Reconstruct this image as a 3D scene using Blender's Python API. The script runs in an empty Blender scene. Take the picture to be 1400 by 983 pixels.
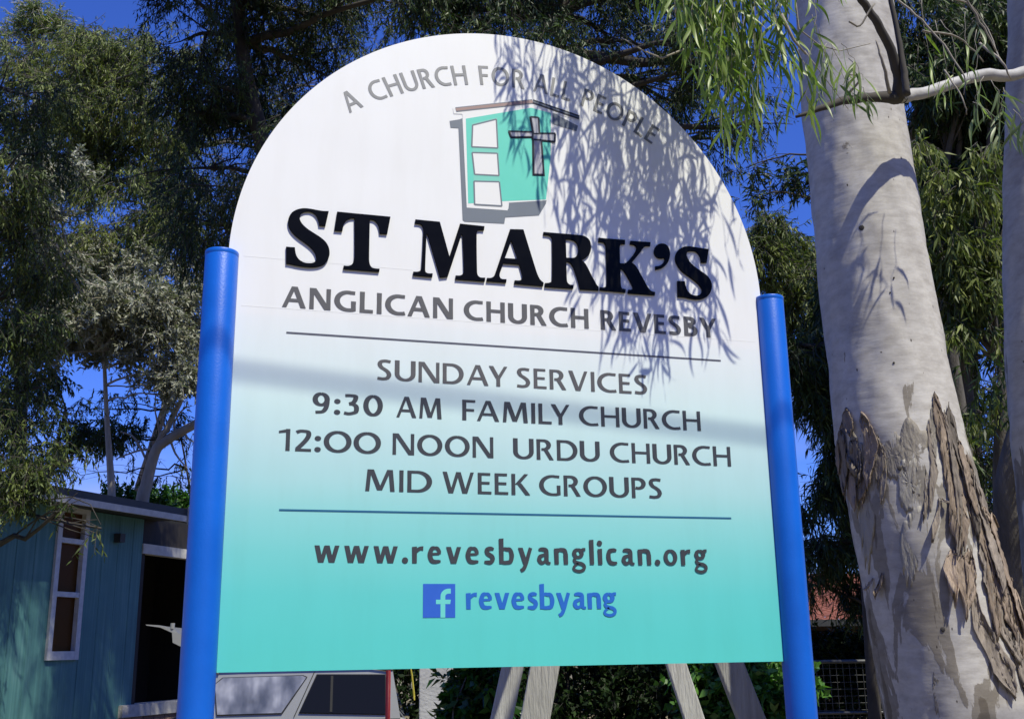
import bpy, bmesh, math, random
import numpy as np
from mathutils import Vector, Matrix

random.seed(7)
RNG = np.random.default_rng(11)
SC = bpy.context.scene
COL = SC.collection
R = math.radians

# ------------------------------------------------------------------ camera
F_PX = 1479.16                      # focal length in pixels of the 1400 px wide photograph
CAM = np.array([-0.99327, -3.28763, 1.60545])
PITCH, ROLL, YAW = 0.26020, -0.014922, -0.28912
_fwd = np.array([-math.sin(YAW) * math.cos(PITCH), math.cos(YAW) * math.cos(PITCH), math.sin(PITCH)])
_right = np.array([math.cos(YAW), math.sin(YAW), 0.0])
_up = np.cross(_right, _fwd)
CR = math.cos(ROLL) * _right + math.sin(ROLL) * _up
CU = -math.sin(ROLL) * _right + math.cos(ROLL) * _up
CF = _fwd
cam_data = bpy.data.cameras.new('camera')
cam = bpy.data.objects.new('camera', cam_data)
COL.objects.link(cam)
m4 = Matrix.Identity(4)
for i in range(3):
    m4[i][0] = CR[i]; m4[i][1] = CU[i]; m4[i][2] = -CF[i]; m4[i][3] = CAM[i]
cam.matrix_world = m4
cam_data.sensor_width = 36.0
cam_data.lens = 36.0 * F_PX / 1400.0
cam_data.clip_start = 0.05
cam_data.clip_end = 2000.0
SC.camera = cam

# ------------------------------------------------------------------ sky, sun, exposure
SUN_AZ, SUN_EL = R(20.0), R(57.0)   # azimuth from -Y towards +X
SDIR = np.array([math.sin(SUN_AZ) * math.cos(SUN_EL), -math.cos(SUN_AZ) * math.cos(SUN_EL), math.sin(SUN_EL)])
world = bpy.data.worlds.new('World')
SC.world = world
world.use_nodes = True
wn = world.node_tree
wn.nodes.clear()
wo = wn.nodes.new('ShaderNodeOutputWorld')
bg = wn.nodes.new('ShaderNodeBackground')
sky = wn.nodes.new('ShaderNodeTexSky')
sky.sky_type = 'NISHITA'
sky.sun_disc = False
sky.sun_elevation = SUN_EL
sky.sun_rotation = math.pi - SUN_AZ
sky.altitude = 50.0
sky.air_density = 1.0
sky.dust_density = 0.4
sky.ozone_density = 5.0
tint = wn.nodes.new('ShaderNodeMix'); tint.data_type = 'RGBA'; tint.blend_type = 'MULTIPLY'
tint.inputs[0].default_value = 1.0
tint.inputs[7].default_value = (0.38, 0.58, 1.30, 1)
hs = wn.nodes.new('ShaderNodeHueSaturation'); hs.inputs['Saturation'].default_value = 1.0
wn.links.new(sky.outputs[0], tint.inputs[6])
wn.links.new(tint.outputs[2], hs.inputs['Color'])
# thin pale cloud bank low over the horizon all round
wc = wn.nodes.new('ShaderNodeTexCoord'); wmp = wn.nodes.new('ShaderNodeMapping'); wmp.inputs['Scale'].default_value = (1, 1, 5)
wn.links.new(wc.outputs['Generated'], wmp.inputs[0]); wno = wn.nodes.new('ShaderNodeTexNoise'); wno.inputs['Scale'].default_value = 2.6; wno.inputs['Detail'].default_value = 7
wn.links.new(wmp.outputs[0], wno.inputs['Vector']); wsx = wn.nodes.new('ShaderNodeSeparateXYZ'); wn.links.new(wc.outputs['Generated'], wsx.inputs[0])
wm1 = wn.nodes.new('ShaderNodeMapRange'); wm1.interpolation_type = 'SMOOTHSTEP'; wm1.inputs[1].default_value = 0.05; wm1.inputs[2].default_value = 0.26; wm1.inputs[3].default_value = 0.75; wm1.inputs[4].default_value = 0.0
wn.links.new(wsx.outputs[2], wm1.inputs[0]); wm2 = wn.nodes.new('ShaderNodeMapRange'); wm2.inputs[1].default_value = 0.38; wm2.inputs[2].default_value = 0.62
wn.links.new(wno.outputs[0], wm2.inputs[0]); wm3 = wn.nodes.new('ShaderNodeMath'); wm3.operation = 'MULTIPLY'; wn.links.new(wm1.outputs[0], wm3.inputs[0]); wn.links.new(wm2.outputs[0], wm3.inputs[1])
wmx = wn.nodes.new('ShaderNodeMix'); wmx.data_type = 'RGBA'; wn.links.new(wm3.outputs[0], wmx.inputs[0]); wn.links.new(hs.outputs[0], wmx.inputs[6]); wmx.inputs[7].default_value = (4.0, 4.2, 6.2, 1)
wn.links.new(wmx.outputs[2], bg.inputs['Color'])
bg.inputs['Strength'].default_value = 0.115
wn.links.new(bg.outputs[0], wo.inputs['Surface'])
sun_data = bpy.data.lights.new('sun', 'SUN')
sun_data.energy = 4.4
sun_data.angle = R(0.53)
sun_data.color = (1.0, 0.965, 0.77)
sun = bpy.data.objects.new('sun', sun_data)
COL.objects.link(sun)
sun.rotation_euler = Vector(SDIR).to_track_quat('Z', 'Y').to_euler()
SC.view_settings.view_transform = 'Standard'
SC.view_settings.look = 'None'
SC.view_settings.exposure = 0.28
SC.view_settings.gamma = 1.0
SC.view_settings.use_curve_mapping = False
SC.render.engine = 'CYCLES'
SC.cycles.max_bounces = 5
SC.cycles.transparent_max_bounces = 6

# ------------------------------------------------------------------ helpers
def at(px, py, D):
    """world point seen at photo pixel (px, py), D metres deep from the camera"""
    return CAM + D * (CF + CR * (px - 700.0) / F_PX - CU * (py - 491.5) / F_PX)

def proj(P):
    v = np.asarray(P) - CAM
    x = v @ CR; y = v @ CU; z = v @ CF
    return 700.0 + F_PX * x / z, 491.5 - F_PX * y / z, z

def on_plane(px, py, P0, n):
    d = CF + CR * (px - 700.0) / F_PX - CU * (py - 491.5) / F_PX
    t = ((np.asarray(P0) - CAM) @ n) / (d @ n)
    return CAM + t * d

def srgb(r, g, b):
    f = lambda c: (c / 255.0 / 12.92) if c / 255.0 <= 0.04045 else ((c / 255.0 + 0.055) / 1.055) ** 2.4
    return (f(r), f(g), f(b), 1.0)

def tag(o, label=None, cat=None, group=None, kind=None):
    if label: o['label'] = label
    if cat: o['category'] = cat
    if group: o['group'] = group
    if kind: o['kind'] = kind
    return o

def empty(name, loc=(0, 0, 0), label=None, cat=None, group=None, kind=None):
    o = bpy.data.objects.new(name, None)
    COL.objects.link(o)
    o.location = loc
    o.empty_display_size = 0.1
    return tag(o, label, cat, group, kind)

def link(name, mesh, m=None, parent=None):
    if m is not None and not mesh.materials:
        mesh.materials.append(m)
    o = bpy.data.objects.new(name, mesh)
    COL.objects.link(o)
    if parent is not None:
        o.parent = parent
        off = Vector((0, 0, 0)); p = parent
        while p is not None:
            off += p.location; p = p.parent
        o.location = -off
    return o

def raw(name, V, Fs, m=None, parent=None, smooth=False):
    me = bpy.data.meshes.new(name)
    me.from_pydata([tuple(map(float, v)) for v in V], [], [tuple(int(i) for i in f) for f in Fs])
    if smooth:
        me.shade_smooth()
    me.update()
    return link(name, me, m, parent)

class MB:
    """collects boxes, prisms and tubes and links them as one mesh"""
    def __init__(s): s.V = []; s.F = []
    def add(s, V, Fs):
        n = len(s.V); s.V += [tuple(v) for v in V]; s.F += [tuple(i + n for i in f) for f in Fs]; return s
    def box(s, lo, hi, M=None):
        x0, y0, z0 = lo; x1, y1, z1 = hi
        P = [(x0,y0,z0),(x1,y0,z0),(x1,y1,z0),(x0,y1,z0),(x0,y0,z1),(x1,y0,z1),(x1,y1,z1),(x0,y1,z1)]
        if M is not None: P = [M(*p) for p in P]
        return s.add(P, [(0,3,2,1),(4,5,6,7),(0,1,5,4),(1,2,6,5),(2,3,7,6),(3,0,4,7)])
    def bar(s, A, B, w, h, up=(0, 0, 1)):
        A = np.array(A, float); B = np.array(B, float); d = B - A; d /= np.linalg.norm(d)
        u = np.cross(d, np.array(up, float)); u /= np.linalg.norm(u); v = np.cross(u, d)
        P = [tuple(c + a * u * w / 2 + b * v * h / 2) for c in (A, B) for a, b in ((-1,-1),(1,-1),(1,1),(-1,1))]
        return s.add(P, [(0,1,2,3),(7,6,5,4),(0,4,5,1),(1,5,6,2),(2,6,7,3),(3,7,4,0)])
    def tube(s, pts, rad, n=8, cap=True):
        pts = np.array(pts, float); k = len(pts)
        rad = np.broadcast_to(np.asarray(rad, float), (k,))
        T = np.gradient(pts, axis=0); T /= np.linalg.norm(T, axis=1)[:, None] + 1e-12
        ref = np.array([0.13, 0.21, 0.97]) if abs(T[0] @ np.array([0.13, 0.21, 0.97])) < 0.9 else np.array([1.0, 0.1, 0.0])
        u = np.cross(T[0], ref); u /= np.linalg.norm(u)
        V = []; a = np.arange(n) * 2 * np.pi / n
        for i in range(k):
            u = u - T[i] * (u @ T[i]); u /= np.linalg.norm(u); w = np.cross(T[i], u)
            V += [tuple(pts[i] + rad[i] * (math.cos(t) * u + math.sin(t) * w)) for t in a]
        Fs = [(i*n+j, i*n+(j+1) % n, (i+1)*n+(j+1) % n, (i+1)*n+j) for i in range(k-1) for j in range(n)]
        if cap: Fs += [tuple(range(n))[::-1], tuple(range((k-1)*n, k*n))]
        return s.add(V, Fs)
    def prism(s, poly, M, d0, d1):
        """poly [(a,b)], M(a,b,d) -> world"""
        n = len(poly)
        V = [M(a, b, d0) for a, b in poly] + [M(a, b, d1) for a, b in poly]
        return s.add(V, [tuple(range(n))[::-1], tuple(range(n, 2*n))] + [(i, (i+1) % n, n+(i+1) % n, n+i) for i in range(n)])
    def build(s, name, m, parent=None, smooth=False):
        return raw(name, s.V, s.F, m, parent, smooth)

def fast_mesh(name, V, quads, m, parent=None, attr=None, smooth=False):
    """big quad meshes from numpy arrays"""
    me = bpy.data.meshes.new(name)
    V = np.ascontiguousarray(V, dtype=np.float32); Q = np.ascontiguousarray(quads, dtype=np.int32)
    me.vertices.add(len(V)); me.vertices.foreach_set('co', V.ravel())
    me.loops.add(Q.size); me.loops.foreach_set('vertex_index', Q.ravel())
    me.polygons.add(len(Q)); me.polygons.foreach_set('loop_start', np.arange(0, Q.size, Q.shape[1], dtype=np.int32))
    me.polygons.foreach_set('loop_total', np.full(len(Q), Q.shape[1], dtype=np.int32))
    if attr is not None:
        a = me.attributes.new('tone', 'FLOAT', 'POINT'); a.data.foreach_set('value', np.ascontiguousarray(attr, dtype=np.float32))
    me.update(); me.validate()
    if smooth: me.shade_smooth()
    return link(name, me, m, parent)

def bevel(o, w, seg=2, ang=40):
    b = o.modifiers.new('bevel', 'BEVEL'); b.width = w; b.segments = seg; b.limit_method = 'ANGLE'; b.angle_limit = R(ang)
    return o

# ------------------------------------------------------------------ materials
def nt(name):
    m = bpy.data.materials.new(name); m.use_nodes = True
    t = m.node_tree; b = t.nodes['Principled BSDF']
    return m, t, b

def N(t, kind, **kw):
    n = t.nodes.new(kind)
    for k, v in kw.items():
        if k.startswith('i_'):
            key = k[2:]
            key = int(key) if key.isdigit() else key.replace('_', ' ')
            n.inputs[key].default_value = v
        else: setattr(n, k, v)
    return n

def coords(t, scale=(1, 1, 1), kind='Object'):
    c = N(t, 'ShaderNodeTexCoord'); mp = N(t, 'ShaderNodeMapping'); mp.inputs['Scale'].default_value = scale
    t.links.new(c.outputs[kind], mp.inputs['Vector'])
    return mp.outputs[0]

def ramp(t, fac, stops):
    r = N(t, 'ShaderNodeValToRGB')
    while len(r.color_ramp.elements) < len(stops): r.color_ramp.elements.new(0.5)
    for e, (p, c) in zip(r.color_ramp.elements, stops): e.position = p; e.color = c if len(c) == 4 else (*c, 1)
    t.links.new(fac, r.inputs[0]); return r.outputs[0]

def simple(name, c1, c2=None, rough=0.5, scale=6.0, stretch=(1, 1, 1), bump=0.0, bscale=40.0, metal=0.0, spec=None, coat=0.0):
    m, t, b = nt(name)
    c1 = (*c1[:3], 1); c2 = (*(c2 or c1)[:3], 1)
    v = coords(t, stretch)
    no = N(t, 'ShaderNodeTexNoise'); no.inputs['Scale'].default_value = scale; no.inputs['Detail'].default_value = 6
    no.inputs['Roughness'].default_value = 0.62
    t.links.new(v, no.inputs['Vector'])
    t.links.new(ramp(t, no.outputs[0], [(0.32, c1), (0.68, c2)]), b.inputs['Base Color'])
    b.inputs['Roughness'].default_value = rough; b.inputs['Metallic'].default_value = metal
    if spec is not None: b.inputs['Specular IOR Level'].default_value = spec
    if coat: b.inputs['Coat Weight'].default_value = coat; b.inputs['Coat Roughness'].default_value = 0.05
    if bump:
        n2 = N(t, 'ShaderNodeTexNoise'); n2.inputs['Scale'].default_value = bscale; n2.inputs['Detail'].default_value = 5
        t.links.new(v, n2.inputs['Vector'])
        bp = N(t, 'ShaderNodeBump'); bp.inputs['Strength'].default_value = bump; bp.inputs['Distance'].default_value = 0.02
        t.links.new(n2.outputs[0], bp.inputs['Height']); t.links.new(bp.outputs[0], b.inputs['Normal'])
    return m

def leaf_mat(name, dark, mid, light, rough=0.45, trans=0.25, spec=0.5):
    m, t, b = nt(name)
    a = N(t, 'ShaderNodeAttribute'); a.attribute_name = 'tone'
    info = N(t, 'ShaderNodeObjectInfo')
    no = N(t, 'ShaderNodeTexNoise'); no.inputs['Scale'].default_value = 1.1
    t.links.new(coords(t), no.inputs['Vector'])
    ad = N(t, 'ShaderNodeMath', operation='ADD'); t.links.new(a.outputs['Fac'], ad.inputs[0])
    sc_ = N(t, 'ShaderNodeMath', operation='MULTIPLY_ADD'); t.links.new(no.outputs[0], sc_.inputs[0]); sc_.inputs[1].default_value = 0.9; sc_.inputs[2].default_value = -0.45
    t.links.new(sc_.outputs[0], ad.inputs[1])
    t.links.new(ramp(t, ad.outputs[0], [(0.1, dark), (0.5, mid), (0.95, light)]), b.inputs['Base Color'])
    b.inputs['Roughness'].default_value = rough
    b.inputs['Specular IOR Level'].default_value = spec
    if trans > 0:
        tr = N(t, 'ShaderNodeBsdfTranslucent')
        br = N(t, 'ShaderNodeMix'); br.data_type = 'RGBA'; br.blend_type = 'MULTIPLY'; br.inputs[0].default_value = 1
        t.links.new(ramp(t, ad.outputs[0], [(0.1, dark), (0.5, mid), (0.95, light)]), br.inputs[6]); br.inputs[7].default_value = (1.5, 1.9, 0.8, 1)
        t.links.new(br.outputs[2], tr.inputs['Color'])
        mx = N(t, 'ShaderNodeMixShader'); mx.inputs[0].default_value = trans
        t.links.new(b.outputs[0], mx.inputs[1]); t.links.new(tr.outputs[0], mx.inputs[2])
        t.links.new(mx.outputs[0], t.nodes['Material Output'].inputs['Surface'])
    return m

M = {}
M['blue_paint'] = simple('blue_post_paint', (0.003, 0.105, 0.55), (0.005, 0.132, 0.66), rough=0.38, scale=3.5, bump=0.06, bscale=160)
M['film_black'] = simple('gloss_black_acrylic', (0.003, 0.003, 0.003), (0.005, 0.005, 0.005), rough=0.25, scale=20, spec=0.10)
M['print_grey'] = simple('grey_lettering_vinyl', (0.075, 0.073, 0.078), (0.09, 0.088, 0.092), rough=0.48, scale=25, spec=0.7)
M['print_lgrey'] = simple('pale_grey_lettering_vinyl', (0.17, 0.17, 0.175), (0.20, 0.20, 0.205), rough=0.48, scale=25, metal=0.2, spec=0.8)
M['print_dark'] = simple('charcoal_lettering_vinyl', srgb(52, 56, 64), srgb(60, 64, 72), rough=0.5, scale=25)
M['print_blue'] = simple('blue_lettering_vinyl', srgb(28, 98, 190), srgb(34, 104, 198), rough=0.5, scale=25)
M['print_fb'] = simple('blue_square_vinyl', srgb(40, 94, 198), srgb(44, 98, 204), rough=0.5, scale=25)
M['print_rule'] = simple('dark_rule_vinyl', srgb(78, 80, 96), srgb(82, 84, 100), rough=0.5, scale=25)
M['print_rule2'] = simple('blue_rule_vinyl', srgb(24, 92, 134), srgb(28, 96, 138), rough=0.5, scale=25)
M['print_white'] = simple('white_vinyl', (0.79, 0.79, 0.80), rough=0.5)
M['print_silver'] = simple('silver_grey_vinyl', srgb(176, 176, 184), rough=0.5)
M['print_teal'] = simple('teal_vinyl', srgb(92, 204, 186), srgb(98, 208, 190), rough=0.5)
M['print_slate'] = simple('slate_grey_vinyl', srgb(104, 112, 124), srgb(110, 118, 130), rough=0.5)
M['print_brown'] = simple('brown_vinyl', srgb(150, 122, 118), srgb(158, 132, 126), rough=0.5)
M['print_ltgrey2'] = simple('light_teal_vinyl', srgb(118, 202, 186), rough=0.5)
M['print_black'] = simple('line_vinyl_painted_shadow', (0.012, 0.012, 0.016), rough=0.4)
M['alu'] = simple('brushed_aluminium', (0.35, 0.36, 0.38), (0.42, 0.43, 0.45), rough=0.45, metal=0.7)

def board_material():
    m, t, b = nt('printed_sign_face')
    c = N(t, 'ShaderNodeTexCoord'); sx = N(t, 'ShaderNodeSeparateXYZ'); t.links.new(c.outputs['Object'], sx.inputs[0])
    no = N(t, 'ShaderNodeTexNoise'); no.inputs['Scale'].default_value = 1.3; no.inputs['Detail'].default_value = 3
    t.links.new(c.outputs['Object'], no.inputs['Vector'])
    w = N(t, 'ShaderNodeMath', operation='MULTIPLY_ADD'); t.links.new(no.outputs[0], w.inputs[0]); w.inputs[1].default_value = 0.05; t.links.new(sx.outputs[2], w.inputs[2])
    mr = N(t, 'ShaderNodeMapRange'); mr.inputs[1].default_value = 1.55; mr.inputs[2].default_value = 2.75
    t.links.new(w.outputs[0], mr.inputs[0])
    st = [(0.0, srgb(88, 203, 198)), (0.10, srgb(90, 203, 200)), (0.20, srgb(98, 204, 203)), (0.30, srgb(119, 207, 207)), (0.40, srgb(143, 211, 213)),
          (0.48, srgb(170, 216, 220)), (0.58, srgb(188, 220, 225)), (0.68, srgb(204, 229, 231)), (0.80, srgb(218, 230, 234)), (0.90, srgb(228, 232, 236)), (0.915, srgb(232, 233, 236)), (1.0, srgb(234, 234, 236))]
    col = ramp(t, mr.outputs[0], st)
    nd = N(t, 'ShaderNodeTexNoise'); nd.inputs['Scale'].default_value = 1.0; nd.inputs['Detail'].default_value = 9; nd.inputs['Roughness'].default_value = 0.65
    t.links.new(coords(t, (9, 1, 1.3)), nd.inputs['Vector'])
    md_ = N(t, 'ShaderNodeMix'); md_.data_type = 'RGBA'; md_.blend_type = 'MULTIPLY'; md_.inputs[0].default_value = 1
    t.links.new(col, md_.inputs[6]); t.links.new(ramp(t, nd.outputs[0], [(0.25, (0.955, 0.95, 0.94)), (0.55, (1, 1, 1))]), md_.inputs[7])
    t.links.new(md_.outputs[2], b.inputs['Base Color'])
    b.inputs['Roughness'].default_value = 0.42
    n2 = N(t, 'ShaderNodeTexNoise'); n2.inputs['Scale'].default_value = 2.2; n2.inputs['Detail'].default_value = 2
    t.links.new(c.outputs['Object'], n2.inputs['Vector'])
    bp = N(t, 'ShaderNodeBump'); bp.inputs['Strength'].default_value = 0.25; bp.inputs['Distance'].default_value = 0.01
    t.links.new(n2.outputs[0], bp.inputs['Height']); t.links.new(bp.outputs[0], b.inputs['Normal'])
    return m
M['board'] = board_material()

def wall_material():
    m, t, b = nt('teal_grooved_cladding')
    v = coords(t)
    no = N(t, 'ShaderNodeTexNoise'); no.inputs['Scale'].default_value = 2.0; no.inputs['Detail'].default_value = 8
    t.links.new(v, no.inputs['Vector'])
    vs = coords(t, (30, 30, 0.6)); ns = N(t, 'ShaderNodeTexNoise'); ns.inputs['Scale'].default_value = 1.0; ns.inputs['Detail'].default_value = 6
    t.links.new(vs, ns.inputs['Vector'])
    mx = N(t, 'ShaderNodeMath', operation='MULTIPLY_ADD'); t.links.new(ns.outputs[0], mx.inputs[0]); mx.inputs[1].default_value = 0.6
    m2 = N(t, 'ShaderNodeMath', operation='MULTIPLY'); t.links.new(no.outputs[0], m2.inputs[0]); m2.inputs[1].default_value = 0.4
    t.links.new(m2.outputs[0], mx.inputs[2])
    t.links.new(ramp(t, mx.outputs[0], [(0.3, (0.045, 0.130, 0.138)), (0.5, (0.065, 0.185, 0.19)), (0.72, (0.12, 0.26, 0.26))]), b.inputs['Base Color'])
    b.inputs['Roughness'].default_value = 0.7
    return m
M['teal_wall'] = wall_material()
M['white_frame'] = simple('weathered_white_frame', (0.42, 0.43, 0.45), (0.58, 0.58, 0.58), rough=0.5, scale=14, bump=0.1)
M['gutter'] = simple('dark_gutter', (0.02, 0.022, 0.022), (0.035, 0.036, 0.034), rough=0.6)
M['fascia'] = simple('pale_fascia_paint', (0.42, 0.40, 0.36), (0.55, 0.53, 0.48), rough=0.6, scale=9)
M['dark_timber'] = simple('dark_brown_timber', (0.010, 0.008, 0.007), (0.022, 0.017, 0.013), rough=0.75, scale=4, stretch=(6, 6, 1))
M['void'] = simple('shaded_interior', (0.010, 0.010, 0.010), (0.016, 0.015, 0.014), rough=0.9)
M['coping'] = simple('concrete_coping', (0.38, 0.36, 0.32), (0.50, 0.47, 0.42), rough=0.85, scale=12, bump=0.3)
M['brick'] = simple('brown_brick', (0.20, 0.12, 0.08), (0.32, 0.20, 0.13), rough=0.9, scale=9, bump=0.4)
M['mortar'] = simple('mortar', (0.30, 0.28, 0.25), rough=0.95)
M['tile'] = simple('weathered_terracotta_tile', (0.11, 0.035, 0.025), (0.30, 0.10, 0.065), rough=0.85, scale=2.2, bump=0.2)
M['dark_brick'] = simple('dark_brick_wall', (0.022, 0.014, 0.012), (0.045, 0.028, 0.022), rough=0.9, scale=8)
M['timber'] = simple('weathered_grey_timber', (0.33, 0.325, 0.31), (0.50, 0.495, 0.475), rough=0.8, scale=3.0, stretch=(9, 9, 0.9), bump=0.5, bscale=14)
M['galv'] = simple('galvanised_steel', (0.07, 0.072, 0.075), (0.13, 0.132, 0.135), rough=0.55, metal=0.5)
M['pole_red'] = simple('red_painted_steel', (0.42, 0.025, 0.012), (0.52, 0.04, 0.02), rough=0.45, scale=8)
M['rope'] = simple('yellow_webbing', (0.5, 0.42, 0.04), (0.6, 0.52, 0.08), rough=0.8)
M['render'] = simple('grey_render', (0.34, 0.34, 0.345), (0.46, 0.46, 0.46), rough=0.9, scale=5, bump=0.35)
M['ground'] = simple('dry_grass_and_soil', (0.13, 0.12, 0.06), (0.26, 0.21, 0.13), rough=0.95, scale=3, bump=0.6)
M['cable'] = simple('black_cable_sheath', (0.01, 0.01, 0.01), rough=0.6)
M['silver'] = simple('silver_car_paint', (0.30, 0.30, 0.29), (0.34, 0.34, 0.33), rough=0.36, metal=0.3, scale=2, coat=0.3)
M['rubber'] = simple('black_rubber', (0.012, 0.012, 0.013), rough=0.7)
M['tyre'] = simple('tyre_rubber', (0.015, 0.015, 0.016), rough=0.85)
M['lamp_red'] = simple('red_lamp_lens', (0.35, 0.01, 0.01), rough=0.2)
M['lamp_clear'] = simple('clear_lamp_lens', (0.6, 0.62, 0.65), rough=0.1)
def glass(name, col, rough=0.04, spec=1.0, metal=0.0, bump=0.05):
    m, t, b = nt(name)
    v = coords(t); no = N(t, 'ShaderNodeTexNoise'); no.inputs['Scale'].default_value = 3.0 if bump > .1 else 1.6
    t.links.new(v, no.inputs['Vector'])
    bp = N(t, 'ShaderNodeBump'); bp.inputs['Strength'].default_value = bump; bp.inputs['Distance'].default_value = 0.05
    t.links.new(no.outputs[0], bp.inputs['Height']); t.links.new(bp.outputs[0], b.inputs['Normal'])
    b.inputs['Base Color'].default_value = (*col, 1); b.inputs['Roughness'].default_value = rough
    b.inputs['Specular IOR Level'].default_value = spec; b.inputs['Metallic'].default_value = metal
    return m
M['car_glass'] = glass('dark_car_glass', (0.008, 0.008, 0.008), spec=0.18)
M['reflect_glass'] = glass('car_glass_painted_reflections', (0.25, 0.25, 0.25), rough=0.24, metal=0.3, bump=0.3)
t_ = M['reflect_glass'].node_tree; nf_ = N(t_, 'ShaderNodeTexNoise'); nf_.inputs['Scale'].default_value = 4.5; nf_.inputs['Detail'].default_value = 3
t_.links.new(coords(t_, (1, 1, .55)), nf_.inputs['Vector'])      # blotchy reflections of bright and dark surroundings painted into the glass colour
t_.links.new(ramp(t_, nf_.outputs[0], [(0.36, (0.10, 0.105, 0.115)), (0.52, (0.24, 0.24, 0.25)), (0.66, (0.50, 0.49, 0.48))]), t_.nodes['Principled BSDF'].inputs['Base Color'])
M['amber_glass'] = glass('amber_obscure_glass', (0.075, 0.032, 0.008), rough=0.35, spec=0.06)

ZB = (0, 1.9, 2.32, 2.56)
def bark_material(name, base, light, patch, patch2, zlo, zhi, dark_speck=True):
    """smooth gum bark: pale with streaks, ragged patches of old bark, more of them low on the trunk, small scars"""
    m, t, b = nt(name)
    v = coords(t)
    sx = N(t, 'ShaderNodeSeparateXYZ'); t.links.new(v, sx.inputs[0])
    n1 = N(t, 'ShaderNodeTexNoise'); n1.inputs['Scale'].default_value = 2.4; n1.inputs['Detail'].default_value = 7
    t.links.new(coords(t, (1.6, 1.6, 0.5)), n1.inputs['Vector'])
    c0 = ramp(t, n1.outputs[0], [(0.3, base), (0.62, light)])
    # ragged long patches
    nw = N(t, 'ShaderNodeTexNoise'); nw.inputs['Scale'].default_value = 3.1; nw.inputs['Detail'].default_value = 9; nw.inputs['Roughness'].default_value = 0.55
    nw.inputs['Distortion'].default_value = 0.6
    t.links.new(coords(t, (2.2, 2.2, 0.62)), nw.inputs['Vector'])
    mr = N(t, 'ShaderNodeMapRange'); mr.inputs[1].default_value = zlo; mr.inputs[2].default_value = zhi; mr.inputs[3].default_value = 0.165; mr.inputs[4].default_value = -0.12
    t.links.new(sx.outputs[2], mr.inputs[0])
    zb = N(t, 'ShaderNodeMapRange'); zb.interpolation_type = 'SMOOTHSTEP'; zb.inputs[1].default_value = ZB[1]; zb.inputs[2].default_value = ZB[2]; zb.inputs[3].default_value = 0.0; zb.inputs[4].default_value = 0.085
    zc = N(t, 'ShaderNodeMapRange'); zc.interpolation_type = 'SMOOTHSTEP'; zc.inputs[1].default_value = ZB[2]; zc.inputs[2].default_value = ZB[3]; zc.inputs[3].default_value = 1.0; zc.inputs[4].default_value = 0.0
    t.links.new(sx.outputs[2], zb.inputs[0]); t.links.new(sx.outputs[2], zc.inputs[0])
    zm = N(t, 'ShaderNodeMath', operation='MULTIPLY_ADD'); t.links.new(zb.outputs[0], zm.inputs[0]); t.links.new(zc.outputs[0], zm.inputs[1]); t.links.new(mr.outputs[0], zm.inputs[2])
    ad = N(t, 'ShaderNodeMath', operation='ADD'); t.links.new(nw.outputs[0], ad.inputs[0]); t.links.new(zm.outputs[0], ad.inputs[1])
    f1 = ramp(t, ad.outputs[0], [(0.605, (0, 0, 0)), (0.618, (1, 1, 1))])
    f2 = ramp(t, ad.outputs[0], [(0.70, (0, 0, 0)), (0.712, (1, 1, 1))])
    mx = N(t, 'ShaderNodeMix'); mx.data_type = 'RGBA'; t.links.new(f1, mx.inputs[0]); t.links.new(c0, mx.inputs[6]); mx.inputs[7].default_value = (*patch, 1)
    mx2 = N(t, 'ShaderNodeMix'); mx2.data_type = 'RGBA'; t.links.new(f2, mx2.inputs[0]); t.links.new(mx.outputs[2], mx2.inputs[6]); mx2.inputs[7].default_value = (*patch2, 1)
    # scars
    vo = N(t, 'ShaderNodeTexVoronoi'); vo.inputs['Scale'].default_value = 9.0
    t.links.new(coords(t, (1.6, 1.6, 0.8)), vo.inputs['Vector'])
    nn = N(t, 'ShaderNodeTexNoise'); nn.inputs['Scale'].default_value = 26; nn.inputs['Detail'].default_value = 4; t.links.new(v, nn.inputs['Vector'])
    av = N(t, 'ShaderNodeMath', operation='MULTIPLY_ADD'); t.links.new(nn.outputs[0], av.inputs[0]); av.inputs[1].default_value = 0.10; t.links.new(vo.outputs['Distance'], av.inputs[2])
    fs = ramp(t, av.outputs[0], [(0.088, (1, 1, 1)), (0.11, (0, 0, 0))])
    mx3 = N(t, 'ShaderNodeMix'); mx3.data_type = 'RGBA'; t.links.new(fs, mx3.inputs[0]); t.links.new(mx2.outputs[2], mx3.inputs[6]); mx3.inputs[7].default_value = (0.05, 0.04, 0.032, 1)
    # fine blotches and streaks
    nf = N(t, 'ShaderNodeTexNoise'); nf.inputs['Scale'].default_value = 10; nf.inputs['Detail'].default_value = 8; nf.inputs['Roughness'].default_value = 0.7
    t.links.new(coords(t, (1, 1, 2.2)), nf.inputs['Vector'])
    mx4 = N(t, 'ShaderNodeMix'); mx4.data_type = 'RGBA'; mx4.blend_type = 'MULTIPLY'; mx4.inputs[0].default_value = 1
    t.links.new(mx3.outputs[2], mx4.inputs[6]); t.links.new(ramp(t, nf.outputs[0], [(0.3, (0.70, 0.68, 0.66)), (0.6, (1, 1, 1))]), mx4.inputs[7])
    t.links.new(mx4.outputs[2], b.inputs['Base Color'])
    b.inputs['Roughness'].default_value = 0.62
    b.inputs['Specular IOR Level'].default_value = 0.3
    # relief: patch steps + horizontal creases
    wv = N(t, 'ShaderNodeTexNoise'); wv.inputs['Scale'].default_value = 7; wv.inputs['Detail'].default_value = 6
    t.links.new(coords(t, (1, 1, 4)), wv.inputs['Vector'])
    h1 = N(t, 'ShaderNodeMath', operation='MULTIPLY_ADD'); t.links.new(f1, h1.inputs[0]); h1.inputs[1].default_value = 0.5; t.links.new(wv.outputs[0], h1.inputs[2])
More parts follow.
